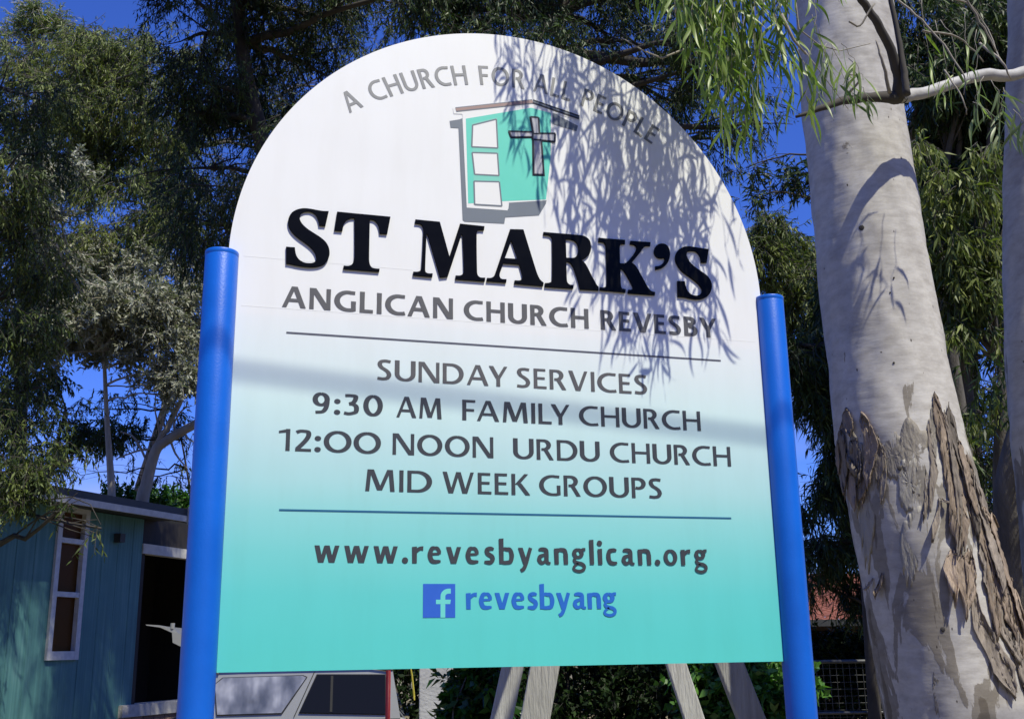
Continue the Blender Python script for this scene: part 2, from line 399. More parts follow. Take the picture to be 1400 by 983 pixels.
    bp = N(t, 'ShaderNodeBump'); bp.inputs['Strength'].default_value = 0.22; bp.inputs['Distance'].default_value = 0.012
    t.links.new(h1.outputs[0], bp.inputs['Height']); t.links.new(bp.outputs[0], b.inputs['Normal'])
    return m
M['gum_bark'] = bark_material('pale_gum_bark', (0.37, 0.345, 0.325), (0.56, 0.53, 0.50), (0.27, 0.24, 0.205), (0.16, 0.135, 0.11), 1.0, 3.4)
M['gum_bark2'] = bark_material('grey_gum_bark', (0.36, 0.345, 0.33), (0.50, 0.485, 0.47), (0.22, 0.20, 0.18), (0.15, 0.13, 0.11), 1.0, 5.0)
M['far_bark'] = simple('brown_grey_bark', (0.06, 0.052, 0.045), (0.14, 0.125, 0.11), rough=0.85, scale=4, stretch=(3, 3, 0.6), bump=0.4)
M['pale_bark'] = simple('pale_tan_bark', (0.30, 0.26, 0.21), (0.42, 0.38, 0.32), rough=0.75, scale=3, stretch=(3, 3, 0.6))
M['dark_bark'] = simple('dark_branch_bark', (0.03, 0.026, 0.022), (0.07, 0.06, 0.052), rough=0.85, scale=4)
M['peel'] = simple('peeling_brown_bark', (0.21, 0.155, 0.115), (0.40, 0.31, 0.24), rough=0.8, scale=7, stretch=(5, 5, 0.7), bump=0.5, bscale=20)
M['peel_dark'] = simple('peeling_dark_bark', (0.15, 0.125, 0.105), (0.30, 0.25, 0.21), rough=0.85, scale=7, stretch=(5, 5, 0.7), bump=0.5, bscale=20)
for k_ in ('peel', 'peel_dark', 'brick', 'timber'):     # every piece a slightly different tone
    t_ = M[k_].node_tree; b_ = t_.nodes['Principled BSDF']; src = b_.inputs['Base Color'].links[0].from_socket
    oi = t_.nodes.new('ShaderNodeObjectInfo'); mr_ = t_.nodes.new('ShaderNodeMapRange'); mr_.inputs[3].default_value = 0.6; mr_.inputs[4].default_value = 1.25
    t_.links.new(oi.outputs['Random'], mr_.inputs[0]); mx_ = t_.nodes.new('ShaderNodeMix'); mx_.data_type = 'RGBA'; mx_.blend_type = 'MULTIPLY'; mx_.inputs[0].default_value = 1
    cb_ = t_.nodes.new('ShaderNodeCombineColor'); [t_.links.new(mr_.outputs[0], cb_.inputs[i]) for i in range(3)]
    t_.links.new(src, mx_.inputs[6]); t_.links.new(cb_.outputs[0], mx_.inputs[7]); t_.links.new(mx_.outputs[2], b_.inputs['Base Color'])
M['plate'] = simple('old_grey_bark_plate', (0.17, 0.15, 0.13), (0.30, 0.265, 0.225), rough=0.75, scale=5, stretch=(4, 4, 1.2), bump=0.5, bscale=16)
M['plate2'] = simple('old_pale_bark_plate', (0.25, 0.23, 0.205), (0.38, 0.35, 0.31), rough=0.7, scale=5, stretch=(3, 3, 1.0), bump=0.4, bscale=16)
M['twig'] = simple('grey_twig_bark', (0.20, 0.18, 0.15), (0.34, 0.30, 0.25), rough=0.8, scale=10)
M['leaf_bright'] = leaf_mat('long_bright_gum_leaf', (0.10, 0.15, 0.03), (0.19, 0.26, 0.05), (0.30, 0.37, 0.10), rough=0.42, trans=0.35)
M['leaf_pale'] = leaf_mat('long_pale_gum_leaf', (0.10, 0.14, 0.06), (0.18, 0.22, 0.11), (0.30, 0.33, 0.20), rough=0.45, trans=0.3)
M['leaf_dark'] = leaf_mat('dark_gum_leaf', (0.008, 0.018, 0.006), (0.026, 0.050, 0.013), (0.095, 0.135, 0.034), rough=0.5, trans=0.15, spec=0.35)
M['leaf_olive'] = leaf_mat('olive_gum_leaf', (0.020, 0.034, 0.010), (0.070, 0.100, 0.022), (0.20, 0.23, 0.055), rough=0.5, trans=0.2, spec=0.35)
M['leaf_grey'] = leaf_mat('grey_green_leaf', (0.06, 0.065, 0.045), (0.21, 0.215, 0.165), (0.40, 0.40, 0.33), rough=0.6, trans=0.15, spec=0.3)
M['leaf_lime'] = leaf_mat('yellow_green_leaf', (0.05, 0.08, 0.015), (0.12, 0.17, 0.03), (0.24, 0.28, 0.07), rough=0.5, trans=0.25)
M['leaf_shrub'] = leaf_mat('glossy_shrub_leaf', (0.015, 0.05, 0.008), (0.04, 0.12, 0.02), (0.11, 0.24, 0.045), rough=0.32, trans=0.25)
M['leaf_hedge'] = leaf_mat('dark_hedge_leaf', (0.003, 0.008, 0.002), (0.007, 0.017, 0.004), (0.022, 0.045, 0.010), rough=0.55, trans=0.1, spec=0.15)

# ------------------------------------------------------------------ ground
g = MB()
g.add([(-400, -400, 0), (400, -400, 0), (400, 400, 0), (-400, 400, 0)], [(0, 1, 2, 3)])
tag(g.build('ground', M['ground']), kind='structure')

# ================================================================== CHURCH SIGN
sign = empty('church_sign', (0, 0, 0), 'arched white and teal church notice board fixed between two blue round posts', 'sign')
for sx in (-1, 1):
    p = MB(); X = 0.951 * sx
    p.tube([(X, 0, -0.3), (X, 0, 0.8), (X, 0, 1.8), (X, 0, 2.797)], 0.0505, 40)
    po = p.build('post', M['blue_paint'], sign, smooth=True)
    bevel(po, 0.003, 2)
    c = MB(); c.tube([(X, 0, 2.790), (X, 0, 2.797), (X, 0, 2.803), (X, 0, 2.806), (X, 0, 2.808)], [0.0508, 0.0513, 0.0513, 0.050, 0.044], 40)
    cc = c.build('post_cap', M['blue_paint'], po, smooth=True)
    bevel(cc, 0.0015, 2)

def board_outline():
    P = [(-0.9, 1.55), (0.9, 1.55), (0.9, 2.806)]
    cx, cz, rr = -0.007, 2.7855, 0.925
    for k in range(0, 121):
        a = R(1.3) + (math.pi - R(2.6)) * k / 120
        P.append((cx + rr * math.cos(a), cz + rr * math.sin(a)))
    P.append((-0.9, 2.806))
    return P
bm = MB()
bm.prism(board_outline(), lambda a, b, d: (a, d, b), 0.0, 0.028)
bo = bm.build('board', M['board'], sign)
bo.data.materials.append(M['alu'])
for f in bo.data.polygons:
    if not (abs(f.normal.y) > 0.9 and f.center.y < 0.001): f.material_index = 1
# back rails that carry the board
for z in (1.75, 2.25, 2.7):
    MB().box((-0.898, 0.031, z - 0.025), (0.898, 0.071, z + 0.025)).build('rail', M['alu'], sign)
# laps of the printed film, a hair proud of the face
for z, x0, x1 in ((2.8005, -0.885, -0.35), (2.6385, -0.885, 0.885)):
    MB().box((x0, -0.0003, z - 0.0014), (x1, 0.001, z + 0.0014)).build('film_lap', M['print_white'], sign)

# ---- flat print -------------------------------------------------
class Ink:
    """flat vinyl shapes; every added shape sits 0.04 mm in front of the last so none share a plane"""
    def __init__(s, y=-0.0010): s.V = []; s.F = []; s.y = y; s.k = 0
    def poly(s, P):
        y = s.y - s.k * 0.00004; s.k += 1; n = len(s.V)
        s.V += [(a, y, b) for a, b in P]; s.F.append(tuple(range(n, n + len(P))))
    def ribbon(s, P, W):
        P = np.array(P, float); W = np.broadcast_to(np.asarray(W, float), (len(P),))
        T = np.gradient(P, axis=0); T /= np.linalg.norm(T, axis=1)[:, None] + 1e-12
        Nn = np.c_[-T[:, 1], T[:, 0]] * W[:, None] / 2
        y = s.y - s.k * 0.00004; s.k += 1; n = len(s.V)
        for a, b in zip(P + Nn, P - Nn): s.V += [(a[0], y, a[1]), (b[0], y, b[1])]
        s.F += [(n + 2*i, n + 2*i + 1, n + 2*i + 3, n + 2*i + 2) for i in range(len(P) - 1)]
    def build(s, name, m, parent): return raw(name, s.V, s.F, m, parent)

def cat(P, n=8):
    """Catmull-Rom through points"""
    P = [np.array(p, float) for p in P]; Q = [2 * P[0] - P[1]] + P + [2 * P[-1] - P[-2]]; out = []
    for i in range(1, len(Q) - 2):
        for k in range(n):
            t = k / n
            out.append(0.5 * (2*Q[i] + (Q[i+1]-Q[i-1])*t + (2*Q[i-1]-5*Q[i]+4*Q[i+1]-Q[i+2])*t*t + (-Q[i-1]+3*Q[i]-3*Q[i+1]+Q[i+2])*t**3))
    out.append(P[-1]); return out

def arc(cx, cy, rx, ry, a0, a1, n=22):
    return [(cx + rx * math.cos(R(a0 + (a1 - a0) * i / n)), cy + ry * math.sin(R(a0 + (a1 - a0) * i / n))) for i in range(n + 1)]

# glyphs: lists of ('q', polygon) and ('r', centre line, pen) ; s stem, t thin ; cap height 1
def CAPS(s, t):
    h = s / 2; q = t / 2
    def Vt(x, y0=0, y1=1, w=s): return ('q', [(x, y0), (x + w, y0), (x + w * .97, (y0+y1)/2), (x + w, y1), (x, y1), (x + w * .03, (y0+y1)/2)])
    def H(y, x0, x1, w=t): return ('q', [(x0, y), (x1, y), (x1, y + w), (x0, y + w)])
    def Dg(x0, y0, x1, y1, w): return ('q', [(x0-w/2, y0), (x0+w/2, y0), (x1+w/2, y1), (x1-w/2, y1)])
    def Rb(P, e=None): return ('r', P, e)
    C_arc = arc(.50, .5, .50-h, .5-q, 52, 308, 40)
    g = {}
    g['A'] = (.90, [Dg(.075, 0, .43, 1, t*1.12), Dg(.815, 0, .47, 1, s*1.04), H(.27, .22, .70)])
    g['B'] = (.62, [Vt(0), Rb([(h, 1-q), (.26, 1-q)] + arc(.27, .765, .20, .235-q, 88, -88) + [(.1, .53)]), Rb([(h, .53), (.28, .53)] + arc(.30, .28, .235, .28-q, 88, -88) + [(h, q)])])
    g['C'] = (.80, [Rb([(.80, .965-q*.7), (.72, .99-q)] + arc(.54, .5, .54-h, .5-q, 78, 282, 40) + [(.72, .012+q), (.80, .038+q)])])
    g['D'] = (.84, [Vt(0), Rb([(h, 1-q), (.30, 1-q)] + arc(.34, .5, .50-h, .5-q, 88, -88, 34) + [(.30, q), (h, q)])])
    g['E'] = (.54, [Vt(0), H(1-t, s*.9, .50), H(.46, s*.9, .47), H(0, s*.9, .54)])
    g['F'] = (.52, [Vt(0), H(1-t, s*.9, .52), H(.44, s*.9, .47)])
    g['G'] = (.86, [Rb([(.82, .95-q*.6), (.74, .985-q)] + arc(.54, .5, .54-h, .5-q, 76, 272, 40) + [(.68, q*1.05), (.80, q+.04)]), Vt(.86-s, .045, .50)])
    g['H'] = (.80, [Vt(0), Vt(.80-s), H(.46, s*.9, .80-s*.9)])
    g['I'] = (s, [Vt(0)])
    g['K'] = (.76, [Vt(0), Dg(.22, .50, .60, 1, t*1.35), Dg(.66, 0, .30, .56, s*1.2)])
    g['L'] = (.54, [Vt(0), H(0, s*.9, .54)])
    g['M'] = (1.04, [Dg(.085, 0, .15, 1, t*1.15), Dg(.50, .05, .215, 1, s*1.15), Dg(.52, .05, .82, 1, t*1.15), Dg(.94, 0, .87, 1, s*1.05)])
    g['N'] = (.84, [Vt(0, w=t*1.15), Dg(.72, 0, .13, 1, s*1.25), Vt(.84-t*1.15, w=t*1.15)])
    g['O'] = (.96, [Rb(arc(.48, .5, .48-h, .5-q, 90, 450, 56))])
    g['P'] = (.60, [Vt(0), Rb([(h, 1-q), (.27, 1-q)] + arc(.28, .71, .32-h, .29-q, 88, -88) + [(.27, .42+q), (.17, .44+q)])])
    g['R'] = (.70, [Vt(0), Rb([(h, 1-q), (.27, 1-q)] + arc(.28, .725, .30-h, .275-q, 88, -88) + [(.20, .45+q)]), Dg(.61, 0, .36, .50, s*1.12)])
    g['S'] = (.58, [Rb(cat([(.53, .93-q*.4), (.43, .985-q), (.30, .995-q), (.16, .93-q*.6), (.105, .77), (.17, .62), (.31, .515), (.43, .40), (.475, .25), (.40, .09+q*.3), (.25, q+.002), (.12, q+.012), (.02, .065+q*.3)], 6), ('pen', .78))])
    g['U'] = (.80, [Rb([(h, 1), (h, .70)] + arc(.40, .36, .40-h, .36-q, 180, 360, 30) + [(.80-h, .70), (.80-h, 1)])])
    g['V'] = (.84, [Dg(.40, 0, .10, 1, s*1.12), Dg(.44, 0, .76, 1, t*1.2)])
    g['W'] = (1.26, [Dg(.33, 0, .10, 1, s*1.08), Dg(.36, 0, .61, 1, t*1.15), Dg(.87, 0, .64, 1, s*1.08), Dg(.91, 0, 1.17, 1, t*1.15)])
    g['Y'] = (.78, [Dg(.38, .40, .10, 1, s*1.12), Dg(.41, .40, .71, 1, t*1.2), Vt(.395-h, 0, .46)])
    g['0'] = (.68, [Rb(arc(.34, .5, .34-h, .5-q, 90, 450, 50))])
    g['o'] = g['O']
    g['1'] = (.40, [Vt(.40-s), ('q', [(.0, .80), (.40-s*.9, .84), (.40, 1), (.40-s*.5, 1), (.0, .90)])])
    g['2'] = (.56, [Rb(cat([(.03, .90-q*.6), (.15, .985-q), (.28, .99-q), (.43, .90), (.46, .75), (.39, .56), (.24, .33), (.06, .10)], 6), ('pen', .85)), H(0, .0, .56)])
    g['3'] = (.60, [Rb(cat([(.05, .94-q*.4), (.16, .985-q), (.28, .985-q), (.42, .90), (.42, .75), (.34, .60), (.20, .53)], 6), ('pen', .85)), Rb(cat([(.20, .53), (.36, .51), (.46, .40), (.45, .18), (.33, .04+q), (.18, q+.004), (.02, .035+q)], 6), ('pen', .85))])
    g['9'] = (.64, [Rb(arc(.29, .68, .29-h, .32-q, 90, 450, 36)), Rb(cat([(.58-h, .66), (.575-h, .48), (.50-h*.6, .26), (.34, .07+q*.6), (.10, q+.005)], 6), ('pen', .9))])
    g[':'] = (.20, [('q', arc(.10, .62, .115, .115, 0, 345, 23)), ('q', arc(.10, .11, .115, .115, 0, 345, 23))])
    return g

def LOWS(s, t):
    """lower case, ascender 1, x-height X"""
    X = .64; h = s/2; q = t/2
    def Vt(x, y0=0, y1=X, w=s): return ('q', [(x, y0), (x + w, y0), (x + w, y1), (x - .015, y1 - .02)])
    def Dg(x0, y0, x1, y1, w): return ('q', [(x0-w/2, y0), (x0+w/2, y0), (x1+w/2, y1), (x1-w/2, y1)])
    def Rb(P, e=None): return ('r', P, e)
    g = {}
    g['w'] = (.93, [Dg(.245, 0, .10, X, s*1.05), Dg(.275, 0, .44, X*.97, t*1.5), Dg(.635, 0, .47, X, s*1.05), Dg(.67, 0, .84, X, t*1.6)])
    g['v'] = (.60, [Dg(.285, 0, .10, X, s*1.08), Dg(.32, 0, .51, X, t*1.6)])
    g['y'] = (.60, [Dg(.30, 0, .10, X, s*1.08), Rb(cat([(.515, X), (.42, .34), (.32, .02), (.22, -.19), (.10, -.26)], 6), ('w', [s*.82, s*.85, s*.9, s*.85, s*.75]))])
    g['.'] = (.22, [('q', arc(.11, .105, .118, .118, 0, 345, 23))])
    g['r'] = (.42, [Vt(0), Rb(cat([(s*.55, .38), (.22, .52), (.31, X-q*1.3), (.42, X-q*1.3)], 5), ('w', [t*.9, t*1.3, s*.8, s*.95]))])
    g['n'] = (.56, [Vt(0), Vt(.56-s, 0, .40), Rb(cat([(s*.5, .44), (.20, .57), (.32, X-q*1.25), (.43, X-.10), (.56-h, .38)], 6), ('w', [t, t*1.2, t*1.5, s*.95, s]))])
    g['l'] = (s, [Vt(0, 0, 1.0)])
    g['i'] = (s*1.05, [Vt(.01, 0, X), ('q', arc(h*1.02, .86, s*.62, s*.62, 0, 345, 23))])
    g['b'] = (.59, [Vt(0, 0, 1.0), Rb(cat([(h, .47), (.19, .585), (.31, X-q*1.25), (.44, .55), (.59-h, .33), (.45, .10), (.29, q), (.17, q*.95), (h*.9, .06)], 6), ('w', [t*.9, t*1.1, t*1.4, s*.9, s*1.05, s*.95, t*1.3, t*1.25, t]))])
    g['e'] = (.55, [Rb([(.15, .355), (.46, .37)], ('w', [t*.85, t*.85])), Rb(cat([(.455, .36), (.45, .46), (.38, .575), (.29, X-q*.9), (.17, .56), (.095, .33), (.16, .11), (.30, q+.01), (.43, .045+q*.6), (.51, .08)], 6), ('w', [s*.7, s*.8, s*.8, t*1.1, s*.95, s*1.05, s, t*1.4, t*1.1, t*.7]))])
    g['s'] = (.46, [Rb(cat([(.41, .565), (.33, X-q*.9), (.24, X-q*.9), (.13, .54), (.15, .415), (.24, .345), (.335, .28), (.36, .17), (.28, .06), (.16, q), (.03, .07)], 6), ('w', [t*.8, t*1.3, t*1.5, s*.9, s*1.0, s*1.0, s*1.0, s*1.0, t*1.5, t*1.4, t*.9]))])
    g['a'] = (.56, [Rb(cat([(.08, .56), (.17, X-q), (.28, X-q), (.385, .54), (.40, .36), (.40, .14), (.46, .05), (.56, .045)], 6), ('w', [t*.8, t*1.3, t*1.5, s, s, s, t*1.2, t*.8])),
                    Rb(cat([(.40, .40), (.27, .36), (.13, .29), (.10, .17), (.17, .065), (.27, .07), (.40, .17)], 6), ('w', [t, t*1.1, t*1.5, s*.98, t*1.4, t*1.1, t]))])
    g['c'] = (.48, [Rb(cat([(.45, .575), (.36, X-q*.95), (.26, X-q*1.1), (.14, .53), (.10, .31), (.16, .11), (.28, q+.005), (.37, q*1.1), (.46, .08)], 6), ('w', [t*.8, t*1.3, t*1.4, s*.95, s*1.05, s*.95, t*1.4, t*1.2, t*.8]))])
    g['o'] = (.60, [Rb(arc(.30, X/2, .30-h, X/2-q, 90, 450, 44))])
    g['g'] = (.58, [Rb(arc(.255, .44, .235-h*.9, .20-q*.9, 90, 450, 36)), Rb([(.36, .56), (.47, .60), (.57, .60)], ('w', [t*.9, t*1.1, t*1.15])),
                    Rb(cat([(.16, .27), (.09, .19), (.14, .10), (.27, .055), (.40, .025), (.50, -.06), (.485, -.18), (.37, -.255), (.24, -.265), (.10, -.22), (.065, -.13), (.14, -.03), (.26, .035)], 6), ('w', [t*.8, t*1.1, t*1.3, t*1.3, t*1.3, s*.75, s*.75, t*1.1, t*1.1, s*.65, s*.65, t*.9, t*.7]))])
    return g

def lay(ink, glyphs, word, T, s, t, gap=.13, extra=None):
    """set a word; T(u, v) maps glyph units (u along the line, v up) to board x, z; returns total advance"""
    u = 0.0; items = []
    for i, ch in enumerate(word):
        w, shp = glyphs[ch]; items.append((u, shp)); u += w + gap + (extra.get(word[i:i+2], 0) if extra else 0)
    total = u - gap
    for u0, shp in items:
        for sh in shp:
            if sh[0] == 'q': ink.poly([T(u0 + a, b, total) for a, b in sh[1]])
            else:
                P = np.array(sh[1], float); Tt = np.gradient(P, axis=0); Tt /= np.linalg.norm(Tt, axis=1)[:, None] + 1e-12
                if sh[2] is None: W = t + (s - t) * np.abs(Tt[:, 1]) ** 1.3
                elif sh[2][0] == 'pen': W = t + (s*.94 - t) * (1 - np.abs(Tt[:, 0]) ** 2 * sh[2][1])
                else:
                    k = len(sh[2][1]); W = np.interp(np.linspace(0, k - 1, len(P)), np.arange(k), sh[2][1])
                Nn = np.c_[-Tt[:, 1], Tt[:, 0]] * W[:, None] / 2
                A = [T(u0 + a[0], a[1], total) for a in P + Nn]; B = [T(u0 + a[0], a[1], total) for a in P - Nn]
                y = ink.y - ink.k * 0.00004; ink.k += 1; n = len(ink.V)
                for a, b in zip(A, B): ink.V += [(a[0], y, a[1]), (b[0], y, b[1])]
                ink.F += [(n + 2*i, n + 2*i + 1, n + 2*i + 3, n + 2*i + 2) for i in range(len(P) - 1)]
    return total

KERN = {'AY': -.12, 'AV': -.1, 'LY': -.16, 'FA': -.08, 'LA': -.02, 'CA': -.03, 'VE': -.03, 'RV': -.04, 'RE': -.0, '12': .06, 'oo': -.02}
def line_of(name, glyphs, words, z0, cap, m, s, t, gap=.13):
    for w, x0, x1 in words:
        ink = Ink(); nat = sum(glyphs[c_][0] + gap for c_ in w) - gap; k_ = max(.8, (x1 - x0) / cap / nat) ** .9
        if glyphs is not lo: glyphs_ = CAPS(s / k_, t)
        else: glyphs_ = glyphs
        lay(ink, glyphs_, w, lambda u, v, tot, x0=x0, x1=x1: (x0 + (x1 - x0) * u / tot, z0 + cap * v), s, t, gap, KERN)
        ink.build(name, m, sign)['label'] = 'printed word ' + w.replace('oo', 'OO')

cB = CAPS(.225, .155); cM = CAPS(.19, .12); cL = CAPS(.175, .13); lo = LOWS(.176, .108)
line_of('lettering', cB, [('ANGLICAN', -.761, -.214), ('CHURCH', -.177, .257), ('REVESBY', .300, .732)], 2.6425, .0695, M['print_grey'], .225, .155, .15)
line_of('lettering', cM, [('SUNDAY', -.460, -.032), ('SERVICES', -.001, .461)], 2.4255, .067, M['print_grey'], .19, .12)
line_of('lettering', cM, [('9:30', -.656, -.441), ('AM', -.397, -.251), ('FAMILY', -.184, .179), ('CHURCH', .213, .651)], 2.3085, .067, M['print_dark'], .19, .12)
line_of('lettering', cM, [('12:oo', -.755, -.445), ('NOON', -.407, -.082), ('URDU', -.015, .279), ('CHURCH', .317, .756)], 2.190, .067, M['print_dark'], .19, .12)
line_of('lettering', cM, [('MID', -.491, -.283), ('WEEK', -.249, .039), ('GROUPS', .070, .496)], 2.0745, .067, M['print_dark'], .19, .12)
line_of('lettering', lo, [('www.revesbyanglican.org', -.638, .645)], 1.8585, .0785, M['print_dark'], .176, .108, .165)
line_of('lettering', lo, [('revesbyang', -.173, .319)], 1.721, .077, M['print_blue'], .195, .115, .075)
# arched line on its own circle
RC, ZC, XC = 0.985, 2.5245, -0.006
def arc_T(a0, a1):
    def T(u, v, tot):
        a = a0 + (a1 - a0) * u / tot; r_ = RC + 0.0735 * v
        return (XC + r_ * math.sin(a), ZC + r_ * math.cos(a))
    return T
ang = lambda x, z: math.atan2(x - XC, z - ZC)
for w, pa, pb in (('A', (-.564, 3.329), (-.518, 3.359)), ('CHURCH', (-.490, 3.395), (-.158, 3.491)), ('FOR', (-.115, 3.495), (.045, 3.507)), ('ALL', (.076, 3.499), (.213, 3.484)), ('PEOPLE', (.254, 3.477), (.527, 3.363))):
    ink = Ink(); lay(ink, cL, w, arc_T(ang(*pa), ang(*pb)), .175, .13, .15, KERN)
    ink.build('arched_lettering', M['print_lgrey'], sign)['label'] = 'arched printed word ' + w
for z0, z1, m in ((2.5605, 2.5605, 'print_rule'), (2.0115, 2.0145, 'print_rule2')):
    i2 = Ink(); i2.poly([(-.745, z0 - .0028), (.743, z1 - .0028), (.743, z1 + .0028), (-.745, z0 + .0028)]); i2.build('rule', M[m], sign)
# square social badge with a cut out f
i3 = Ink(); i3.poly([(-.3075, 1.697), (-.2075, 1.697), (-.2075, 1.797), (-.3075, 1.797)])
bd = i3.build('badge', M['print_fb'], sign)
i4 = Ink(-.0012)
i4.ribbon([(-.2460, 1.697), (-.2460, 1.7400), (-.2460, 1.7600)] + [(-.2280 - .0180 * math.cos(R(a)), 1.7600 + .0155 * math.sin(R(a))) for a in range(15, 91, 15)] + [(-.2215, 1.7755)], .0148)
i4.poly([(-.2675, 1.7370), (-.2235, 1.7370), (-.2212, 1.7500), (-.2675, 1.7500)])
mm, tt, bb = nt('sign_teal_show_through'); bb.inputs['Base Color'].default_value = srgb(108, 210, 203); bb.inputs['Roughness'].default_value = .45
i4.build('badge_letter', mm, bd)

# ---- raised title letters ---------------------------------------
TITLE={'S':[[(-6267,29750),(-6467,29736),(-6667,29752),(-6867,29771),(-7065,29766),(-7260,29708),(-7425,29590),(-7519,29412),(-7542,29212),(-7487,29020),(-7355,28851),(-7168,28702),(-6967,28570),(-6794,28435),(-6671,28280),(-6621,28134),(-6634,28018),(-6708,27946),(-6847,27921),(-7001,27935),(-7143,28012),(-7237,28138),(-7279,28285),(-7297,28412),(-7570,28408),(-7548,27835),(-7415,27829),(-7247,27802),(-7024,27783),(-6773,27784),(-6550,27825),(-6369,27916),(-6261,28061),(-6206,28232),(-6205,28384),(-6247,28547),(-6351,28704),(-6525,28840),(-6727,28958),(-6928,29081),(-7073,29207),(-7157,29327),(-7180,29432),(-7155,29535),(-7088,29610),(-6962,29663),(-6835,29661),(-6719,29602),(-6630,29488),(-6583,29354),(-6559,29219),(-6360,29223)]],'T':[[(-5995,29760),(-4255,29762),(-4357,29136),(-4603,29137),(-4630,29333),(-4691,29483),(-4787,29573),(-4933,29599),(-4930,28256),(-4909,28075),(-4850,27964),(-4756,27930),(-4583,27930),(-4595,27813),(-5752,27813),(-5738,27935),(-5576,27943),(-5472,28010),(-5423,28151),(-5405,28335),(-5434,29594),(-5566,29562),(-5699,29468),(-5774,29328),(-5814,29099),(-6072,29098)]],'M':[[(-3423,29753),(-2599,29752),(-2271,28561),(-1907,29755),(-1064,29746),(-1086,29591),(-1241,29587),(-1313,29540),(-1340,29425),(-1333,28109),(-1308,27986),(-1227,27920),(-1054,27924),(-1070,27780),(-2068,27774),(-2058,27917),(-1911,27929),(-1823,27989),(-1790,28096),(-1827,29352),(-1857,29375),(-2334,27842),(-2588,27795),(-3019,29262),(-3049,29260),(-3086,28035),(-3066,27939),(-2987,27910),(-2833,27923),(-2847,27786),(-3489,27795),(-3476,27924),(-3333,27937),(-3247,27983),(-3211,28102),(-3155,29354),(-3171,29484),(-3221,29571),(-3297,29603),(-3439,29602)]],'A':[[(-166,29732),(303,29765),(728,28318),(790,28151),(866,28011),(983,27915),(958,27781),(-45,27788),(-32,27915),(145,27930),(224,27984),(231,28103),(136,28486),(-423,28476),(-538,28156),(-558,28036),(-528,27947),(-464,27926),(-317,27933),(-334,27801),(-1012,27797),(-990,27921),(-862,27932),(-764,27992),(-707,28102)],[(-133,29319),(74,28685),(-369,28672)]],'R':[[(1022,29743),(2393,29754),(2555,29715),(2688,29598),(2731,29416),(2716,29224),(2642,29054),(2501,28919),(2363,28847),(2469,28767),(2572,28614),(2724,28304),(2846,28085),(2902,27983),(2960,27926),(2949,27791),(2279,27777),(2204,28099),(2082,28491),(1993,28658),(1901,28725),(1812,28730),(1815,28093),(1839,27988),(1917,27926),(2059,27927),(2028,27780),(1024,27768),(1032,27906),(1160,27927),(1253,27966),(1288,28102),(1323,29474),(1301,29567),(1228,29627),(1020,29634)],[(1817,29556),(2006,29553),(2167,29494),(2252,29344),(2259,29155),(2206,29001),(2095,28909),(1819,28885)]],'K':[[(3027,29723),(4011,29740),(3998,29576),(3886,29565),(3818,29518),(3796,29411),(3784,28856),(3959,28871),(4088,28965),(4324,29253),(4416,29427),(4421,29524),(4339,29580),(4188,29586),(4212,29726),(4973,29748),(4953,29591),(4803,29582),(4701,29517),(4551,29315),(4225,28922),(4360,28825),(4489,28622),(4668,28282),(4796,28053),(4916,27935),(5054,27911),(5028,27784),(4029,27777),(4051,27914),(4151,27922),(4216,27946),(4212,28041),(4059,28340),(3904,28585),(3792,28666),(3782,28046),(3821,27936),(3958,27925),(3936,27794),(2996,27805),(3006,27923),(3150,27924),(3242,27970),(3264,28111),(3280,29363),(3258,29498),(3200,29561),(3016,29571)]],'apos':[[(5088,29406),(5142,29569),(5262,29692),(5421,29741),(5562,29715),(5659,29606),(5697,29420),(5661,29194),(5550,28990),(5371,28822),(5111,28725),(5113,28863),(5262,28896),(5394,28990),(5478,29122),(5462,29199),(5333,29170),(5198,29194),(5112,29283)]],'S2':[[(7221,29703),(7055,29702),(6852,29712),(6592,29730),(6360,29722),(6168,29656),(6002,29520),(5905,29330),(5899,29121),(5995,28907),(6156,28727),(6404,28568),(6624,28420),(6781,28267),(6850,28135),(6813,28002),(6707,27925),(6563,27905),(6408,27948),(6292,28062),(6231,28222),(6207,28399),(5922,28389),(5907,27798),(6128,27797),(6354,27771),(6639,27760),(6872,27811),(7083,27946),(7219,28164),(7250,28361),(7188,28564),(7048,28720),(6825,28854),(6604,29002),(6440,29155),(6355,29315),(6336,29425),(6382,29513),(6538,29561),(6710,29544),(6827,29428),(6877,29292),(6885,29152),(7101,29166)]]}
LOGO={'sh':[(-2260,33497),(-1919,33601),(-1670,33735),(-1601,30414),(-203,30475),(-171,30736),(1180,30985),(1148,30819),(884,30359),(-318,30161),(-359,29930),(-1738,29865),(-1808,29914),(-1947,33268),(-2222,33250)],'sh2':[(1435,34330),(2419,33924),(2353,33702),(1423,33873)],'white':[(-2150,34008),(747,34693),(2501,34271),(2455,34154),(1475,34305),(1417,33149),(1480,32679),(1191,30940),(-194,30705),(-231,30421),(-1666,30373),(-1808,33776),(-1819,33816),(-2112,33788)],'teal':[(-1687,33656),(683,34393),(1410,34284),(1355,32545),(1152,30965),(-382,30743),(-1616,30526)],'w1':[(-1449,33438),(-597,33776),(-559,32691),(-1481,32624)],'w2':[(-1471,32409),(-572,32489),(-526,31666),(-1388,31614)],'w3':[(-1411,31358),(-517,31436),(-439,30559),(-1394,30515)],'bar1':[(-1481,32624),(-536,32693),(-538,32505),(-1471,32427)],'roofL':[(-2040,33952),(746,34644)],'roofR':[(746,34644),(2470,34254)],'cv':[(658,34014),(929,34026),(951,33420),(749,33394)],'cv2':[(739,33154),(1014,33171),(1076,31885),(729,31857)],'chl':[(-134,33359),(710,33443),(718,33277),(-69,33165)],'chr':[(720,33385),(1529,33488),(1505,33196),(716,33181)]}

